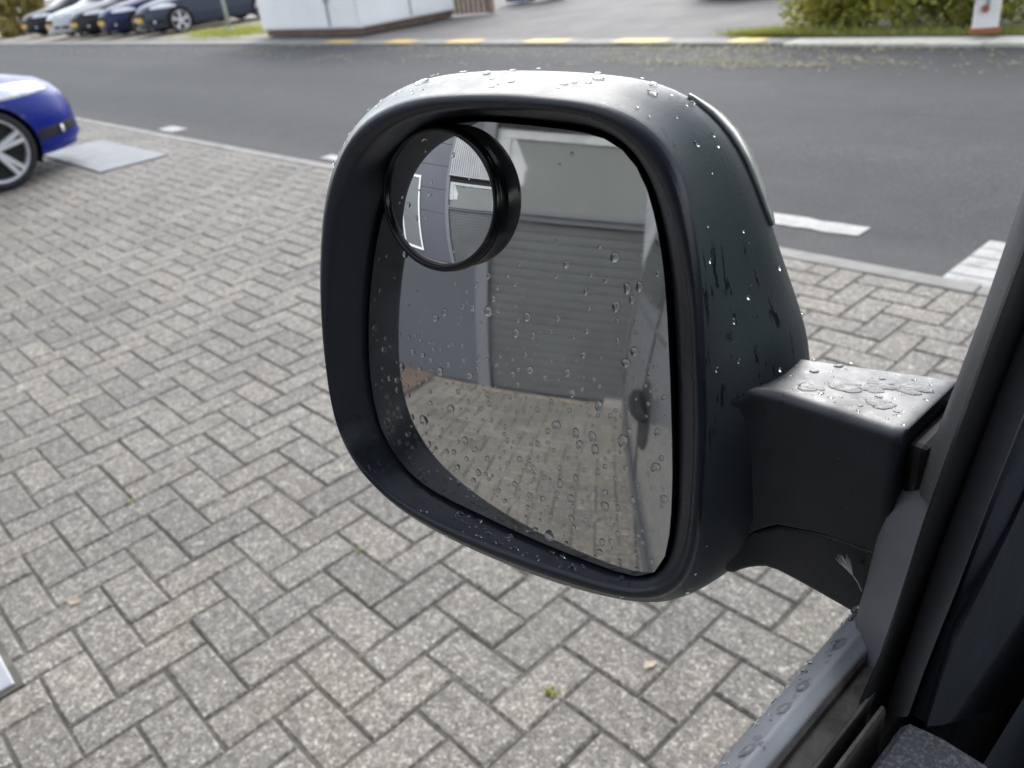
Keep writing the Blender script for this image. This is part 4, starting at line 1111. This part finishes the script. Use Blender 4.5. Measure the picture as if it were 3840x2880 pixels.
def make_car(name, paint, detail=1, wheels=True):
    rt = empty(name)
    NP = 176 if detail > 1 else 112
    mb = MB(); ph = [math.tau*k/NP for k in range(NP)]
    pts = {}
    ra = 0.345
    for i, z in enumerate(ZR):
        for k, p in enumerate(ph):
            q = csurf(p, z)
            for yw in WHY:                    # pull rows on to the wheel arch circle
                if abs(q.x) > 0.55:
                    dy, dz = q.y-yw, q.z-0.31; d = math.hypot(dy, dz)
                    if ra-0.028 < d < ra+0.028 and q.z > 0.18:
                        q = Vector((q.x, yw+dy/d*ra, 0.31+dz/d*ra))
            mb.v.append(tuple(q))
    def keep(c):
        for yw in WHY:
            if abs(c.x) > 0.55 and math.hypot(c.y-yw, c.z-0.31) < ra-0.004: return False
        return True
    win = MB(); win.v = mb.v[:]
    for i in range(len(ZR)-1):
        for k in range(NP):
            f = (i*NP+k, i*NP+(k+1) % NP, (i+1)*NP+(k+1) % NP, (i+1)*NP+k)
            c = sum((Vector(mb.v[q]) for q in f), Vector())/4
            if not keep(c): continue
            pillar = abs(c.x) > 0.5 and (abs(c.y+0.15) < 0.045 or c.y < -1.3)
            corner = abs(abs(math.atan2(c.x/0.7, (c.y-0.15)))-0.0) 
            if 0.975 < c.z < 1.37 and not pillar: win.f.append(f)
            else: mb.f.append(f)
    n0 = (len(ZR)-1)*NP
    mb.f.append(tuple(n0+k for k in range(NP))); mb.f.append(tuple(range(NP))[::-1])
    body = mb.build('body', paint, rt, True)
    wd = win.build('window', M['glass_dark'], rt, True)
    for o in (body, wd):
        bm = bmesh.new(); bm.from_mesh(o.data)
        bmesh.ops.delete(bm, geom=[v_ for v_ in bm.verts if not v_.link_faces], context='VERTS')
        bm.to_mesh(o.data); bm.free()
    for sx in (1, -1):
        for yw in WHY:
            lin = MB(); n = 24
            lin.loft([[(sx*x, yw+ra*math.cos(a), 0.31+ra*math.sin(a)) for a in np.linspace(-0.5, math.pi+0.5, n)] for x in (0.855, 0.55)], closed=False)
            lin.add([(sx*0.55, yw+ra*math.cos(a), 0.31+ra*math.sin(a)) for a in np.linspace(-0.5, math.pi+0.5, n)], [tuple(range(n))])
            lin.build('arch_liner', M['dark'], rt)
            if wheels:
                w = wheel('wheel', 5, sx); w.location = (sx*0.765, yw, 0.31); w.parent = rt
        # headlamp, fog recess
        car_patch(lambda t: 0.63+0.03*t+0.03*(1-t)**3, lambda t: 0.665+0.15*(t**0.45)*(1-0.62*t*t)+0.0, R(30), R(66), 24, 10, 0.010, sx < 0).build('headlight', M['lamp'], rt, True)
        lf = 0.35
        fg = car_patch(lambda t: 0.285+0.03*t, lambda t: 0.395-0.02*(1-t), R(44), R(72), 14, 6, 0.004, sx < 0).build('fog_lamp_recess', M['dark'], rt, True)
        q = csurf(R(57), 0.34, CAR, 0.012); fo = MB()
        fo.loft([[(sx*q.x + 0.034*s*math.cos(a)*0.75*sx, q.y - 0.034*s*math.cos(a)*0.55 + 0.01*(1-s), q.z+0.034*s*math.sin(a)) for a in np.linspace(0, math.tau, 14, endpoint=False)] for s in (1.0, 0.6, 0.05)])
        fo.build('fog_lamp', M['lamp'], fg, True)
    car_patch(lambda t: 0.44, lambda t: 0.60-0.03*abs(2*t-1), R(74), R(106), 20, 6, 0.006).build('grille', M['dark'], rt, True)
    if detail < 2: pl = MB(); pl.box((-0.25, 2.08, 0.36), (0.25, 2.117, 0.47), 0.004); pl.build('number_plate', M['plate_y'], rt)
    car_patch(lambda t: 0.185, lambda t: 0.205, R(24), R(156), 30, 3, 0.022).build('bumper_lip', paint, rt, True)
    return rt

blue = make_car('hatchback_car', carpaint('blue_car_paint', (0.003, 0.016, 0.21), 0.3), 2)
blue.location = (-8.62, 0.22, 0.0)
tag(blue, 'bright blue hatchback on the paving at the left edge, nose towards the road', 'car')

P_black = carpaint('black_car_paint', (0.012, 0.013, 0.016)); P_navy = carpaint('navy_car_paint', (0.012, 0.018, 0.07))
P_slate = carpaint('slate_car_paint', (0.045, 0.055, 0.08)); P_silver = carpaint('silver_car_paint', (0.52, 0.54, 0.56)); P_white = carpaint('pale_car_paint', (0.6, 0.61, 0.62))
proto = make_car('parked_car', P_slate, 1)
def set_paint(t, m_):
    for ch in [x for x in bpy.data.objects if x.parent == t]:
        if ch.name.split('.')[0] in ('body', 'bumper_lip'):
            ch.data = ch.data.copy(); ch.data.materials[0] = m_
cars = [(-25.2, 11.5, None, 'slate blue grey parked car nearest the white container, both left wheels showing'),
        (-27.6, 11.3, P_navy, 'dark navy parked car second in the row from the white container'),
        (-30.1, 11.25, P_black, 'black parked car third in the row, between the navy and the silver car'),
        (-32.4, 11.2, P_silver, 'silver parked car fourth in the row, half hidden by the black one'),
        (-36.9, 11.6, P_black, 'black parked car at the far left end of the row by the hedge')]
for k, (x, y, pm, lab) in enumerate(cars):
    o = proto if k == 0 else copy_tree(proto)
    o.location = (x, y, 0.02); o.rotation_euler = (0, 0, math.pi + (0.05 if k in (2, 4) else -0.02))
    if pm: set_paint(o, pm)
    tag(o, lab, 'car', 'cars parked in a row across the road')
oc = copy_tree(proto); set_paint(oc, P_white); oc.location = (-7.55, 14.0, 0.02); oc.rotation_euler = (0, 0, R(128))
tag(oc, 'pale parked car on the driveway of which only the front end shows', 'car'); oc.pop('group', None)

# ================================================================== across the road
ct = root('white_container', (-16, 10.5, 0.02))
CX0, CX1, CY0, CY1 = -17.75, -14.05, 9.16, 11.45
wb(MB().box((CX0, CY0, 0.15), (CX1, CY1, 2.5), 0.02), 'container_body', M['container'], ct)
for (x0, x1) in ((CX0+0.03, -15.02), (-14.98, CX1-0.03)):
    wb(MB().box((x0, CY0-0.018, 0.19), (x1, CY0-0.001, 2.44), 0.006), 'front_panel', M['container'], ct)
for (y0, y1) in ((CY0+0.03, CY0+1.18), (CY0+1.22, CY1-0.03)):
    wb(MB().box((CX1+0.001, y0, 0.19), (CX1+0.018, y1, 2.44), 0.006), 'side_panel', M['container'], ct)
wb(MB().tube([(-15.0, CY0-0.04, 0.2), (-15.0, CY0-0.04, 2.3)], 0.017, 8).box((-15.06, CY0-0.05, 0.62), (-14.9, CY0-0.02, 0.68)), 'locking_bar', M['steel'], ct)
wb(MB().tube([(CX1+0.03, CY0+1.2, 0.2), (CX1+0.03, CY0+1.2, 2.3)], 0.012, 8), 'side_locking_bar', M['steel'], ct)
wb(MB().box((CX0+0.06, CY0+0.05, 0.02), (CX1-0.06, CY0+0.2, 0.149)).box((CX0+0.06, CY1-0.2, 0.02), (CX1-0.06, CY1-0.05, 0.149)).box((CX1-0.2, CY0+0.21, 0.02), (CX1-0.06, CY1-0.21, 0.149)), 'skid', M['rustbase'], ct)
tag(ct, 'white steel storage container on rusty skids beside the road', 'container')
fe = root('wooden_fence', (-13.6, 11.8, 0.02))
for k in range(9):
    wb(MB().box((-14.55+k*0.115, 11.62+k*0.03, 0.03), (-14.55+k*0.115+0.105, 11.645+k*0.03, 1.7+random.uniform(-.02, .02)), 0.004), 'fence_board', M['wood'], fe)
wb(MB().box((-13.52, 11.86, 0.02), (-13.42, 11.96, 1.8), 0.006), 'fence_post', M['wood'], fe)
wb(MB().box((-14.6, 11.93, 0.5), (-13.5, 11.97, 0.58)).box((-14.6, 11.93, 1.3), (-13.5, 11.97, 1.38)), 'fence_rail', M['wood'], fe)
tag(fe, 'weathered brown board fence end behind the white container', 'fence')
for k, (x, y, m_, lab) in enumerate(((-14.4, 13.6, 'bluebin', 'dark blue plastic bin standing behind the board fence'), (-13.75, 13.9, 'steel', 'grey bin beside the dark blue bin behind the board fence'))):
    bn = root('bin', (x, y, 0.02)); s = MB()
    s.loft([[(x-a, y-a, z), (x+a, y-a, z), (x+a, y+a, z), (x-a, y+a, z)] for a, z in ((0.22, 0.05), (0.24, 0.3), (0.28, 0.95))], cap0=True, cap1=True)
    wb(s, 'bin_body', M[m_], bn, bevel=0.01); wb(MB().box((x-0.3, y-0.3, 0.951), (x+0.3, y+0.3, 1.02), 0.02), 'bin_lid', M[m_], bn)
    wb(MB().box((x-0.2, y+0.2, 0.02), (x+0.2, y+0.28, 0.12), 0.02), 'bin_wheel_axle', M['tyre'], bn)
    tag(bn, lab, 'bin')
ps = root('slim_post', (-20.5, 9.72, 0.02))
wb(MB().tube([(-20.5, 9.72, 0.02), (-20.5, 9.72, 2.6)], 0.045, 12), 'post_tube', M['post'], ps, smooth=True)
wb(MB().tube([(-20.5, 9.72, 0.02), (-20.5, 9.72, 0.16)], 0.07, 12), 'post_foot', M['post'], ps, smooth=True)
tag(ps, 'slim pale green post before the slate blue parked car', 'post')
# rusty white post
bo = root('marker_post', (-2.93, 8.55, 0.05))
bx0, by0 = -3.10, 8.70
pb = MB(); pr = [(-0.105, -0.045), (0.105, -0.045), (0.105, 0.045), (-0.105, 0.045)]
dirx, diry = 0.9, 0.43
pb.loft([[(bx0+(a*dirx-b*diry)*s, by0+(a*diry+b*dirx)*s, z) for a, b in pr] for s, z in ((1.08, 0.05), (1.0, 0.12), (1.0, 1.0), (0.8, 1.06))], cap0=True, cap1=True)
wb(pb, 'post_body', M['bollard'], bo, bevel=0.01)
wb(MB().loft([[(bx0+(a*dirx-b*diry)*1.18, by0+(a*diry+b*dirx)*1.3, z) for a, b in pr] for z in (0.052, 0.095)], cap0=True, cap1=True), 'base_plate', M['rust'], bo)
for z in (0.42, 0.26, 0.70):
    nx, ny = diry, -dirx
    q = (bx0+nx*0.052-0.02, by0+ny*0.052-0.01)
    wb(MB().tube([(q[0], q[1], z), (q[0]+nx*0.03, q[1]+ny*0.03, z)], 0.032, 10), 'bolt', M['rust'], bo)
wb(MB().box((bx0+diry*0.06-0.012, by0-dirx*0.06-0.02, 0.28), (bx0+diry*0.06+0.012, by0-dirx*0.06-0.005, 0.40)), 'bracket', M['steel'], bo)
tag(bo, 'white post with rust stains at the white kerb by the hedge', 'post')

# ================================================================== plants
def bush(name, label, cx, cy, rx, ry, h, n, size, mat, group=None, flowers=0):
    rt = root(name, (cx, cy, 0.02)); pts = []
    cl = [(cx+random.uniform(-rx, rx)*0.8, cy+random.uniform(-ry, ry)*0.8, h*random.uniform(0.06, 0.9), random.uniform(0.16, 0.34)) for _ in range(34)]
    for _ in range(n):
        c = random.choice(cl); d = Vector((random.gauss(0, 1), random.gauss(0, 1), random.gauss(0, 1))).normalized()*c[3]*random.uniform(0.6, 1.05)
        p = (c[0]+d.x*1.25, c[1]+d.y, c[2]+d.z)
        if p[2] > 0.03: pts.append(p)
    v, f = leaf_quads(pts, size, False)
    o = link('crown', mesh('crown', v, f), mat); attach(o, rt); o['kind'] = 'stuff'
    st = MB()
    for _ in range(9):
        c = random.choice(cl); st.tube([(cx+random.uniform(-.3, .3)*rx, cy+random.uniform(-.3, .3)*ry, 0.0), ((cx+c[0])/2, (cy+c[1])/2, c[2]*0.55), (c[0], c[1], c[2])], [0.014, 0.009, 0.004], 5)
    wb(st, 'stems', M['stem'], rt)
    for _ in range(flowers):
        c = random.choice(cl); d = Vector((random.gauss(0, 1), -abs(random.gauss(0, 1)), random.gauss(0.2, 0.6))).normalized()*c[3]*1.08
        q = Vector((c[0]+d.x*1.25, c[1]+d.y, max(0.1, c[2]+d.z))); fm = MB()
        for a in range(6):
            an = math.tau*a/6; t = Vector((math.cos(an), -0.35, math.sin(an)))*0.032; s2 = Vector((-math.sin(an), 0, math.cos(an)))*0.013
            fm.add([q, q+t*0.6+s2, q+t, q+t*0.6-s2], [(0, 1, 2, 3)])
        wb(fm, 'flower', M['flower'], rt, fixn=False)
    tag(rt, label, 'bush', group); return rt
bush('flowering_bush', 'leafy green bush with yellow flowers left of the rusty white post', -4.75, 9.42, 0.75, 0.4, 0.95, 6000, 0.036, M['leafgreen'], 'bushes behind the white kerb', 7)
bush('flowering_bush', 'leafy green bush directly behind the rusty white post', -3.45, 9.42, 0.8, 0.4, 1.0, 6000, 0.036, M['leafgreen'], 'bushes behind the white kerb', 3)
bush('flowering_bush', 'leafy green bush at the right end behind the white kerb', -2.1, 9.42, 0.8, 0.4, 1.0, 3600, 0.036, M['leafgreen'], 'bushes behind the white kerb', 2)
bush('flowering_bush', 'taller green bush at the back of the white kerb planting', -4.4, 10.5, 1.1, 0.6, 1.4, 3600, 0.042, M['leafgreen'], 'bushes behind the white kerb', 0)
bush('hedge', 'yellowing olive hedge at the far left end of the parked cars', -42.5, 10.6, 3.0, 1.5, 1.6, 3800, 0.13, M['leafolive'])
bush('hedge', 'olive green hedge behind the row of parked cars', -36.0, 15.5, 6.0, 1.0, 1.9, 3800, 0.13, M['leafolive'])
def grass(name, label, n, fx, fy, hgt=0.09):
    vs, fs = [], []
    for _ in range(n):
        x, y = fx(), fy(); a = random.uniform(0, math.tau); h = hgt*random.uniform(0.4, 1.3); w = 0.006+0.004*random.random()
        lx, ly = random.gauss(0, 0.4)*h, random.gauss(0, 0.4)*h; k = len(vs)
        vs += [(x-w*math.cos(a), y-w*math.sin(a), 0.02), (x+w*math.cos(a), y+w*math.sin(a), 0.02), (x+lx, y+ly, 0.02+h)]; fs.append((k, k+1, k+2))
    tag(link(name, mesh(name, vs, fs), M['grass']), label, 'grass', kind='stuff')
grass('grass', 'yellow green grass growing at the foot of the bushes', 5000, lambda: random.choice((random.uniform(-5.6, -1.0), random.gauss(-5.35, 0.3))), lambda: 8.79+abs(random.gauss(0, 0.16)), 0.06)
grass('grass', 'yellow green grass round the slim pale post', 2500, lambda: random.gauss(-20.6, 1.0), lambda: random.gauss(9.85, 0.35), 0.14)
# weeds and single leaves in the joints
wv, wf = [], []
for (cx, cy, n, s) in ((-0.905, 0.745, 26, 0.016), (-1.60, 0.74, 8, 0.01), (-2.35, 0.43, 10, 0.01)):
    for _ in range(n):
        a = random.uniform(0, math.tau); r = random.uniform(0.3, 1)*s; k = len(wv); x, y = cx+random.gauss(0, 0.005), cy+random.gauss(0, 0.005)
        wv += [(x, y, -0.004), (x+r*0.5*math.cos(a)-0.003*math.sin(a), y+r*0.5*math.sin(a)+0.003*math.cos(a), 0.006), (x+r*math.cos(a), y+r*math.sin(a), 0.006), (x+r*0.5*math.cos(a)+0.003*math.sin(a), y+r*0.5*math.sin(a)-0.003*math.cos(a), 0.006)]
        wf.append((k, k+1, k+2, k+3))
tag(link('joint_weeds', mesh('joint_weeds', wv, wf), M['grass']), 'small green weeds growing in the paving joints', 'weeds', kind='stuff')
for (x, y, lab) in ((-2.33, 0.285, 'small orange fallen leaf on the paving near the left edge'), (-2.02, 0.155, 'small orange leaf in a joint just above the steel cover'), (-0.80, 0.93, 'small tan leaf lying in a joint below the mirror')):
    v, f = leaf_quads([(x, y, 0.004)], 0.016)
    tag(link('fallen_leaf', mesh('fallen_leaf', v, f), M['litter_brown']), lab, 'leaf', 'single leaves on the paving')
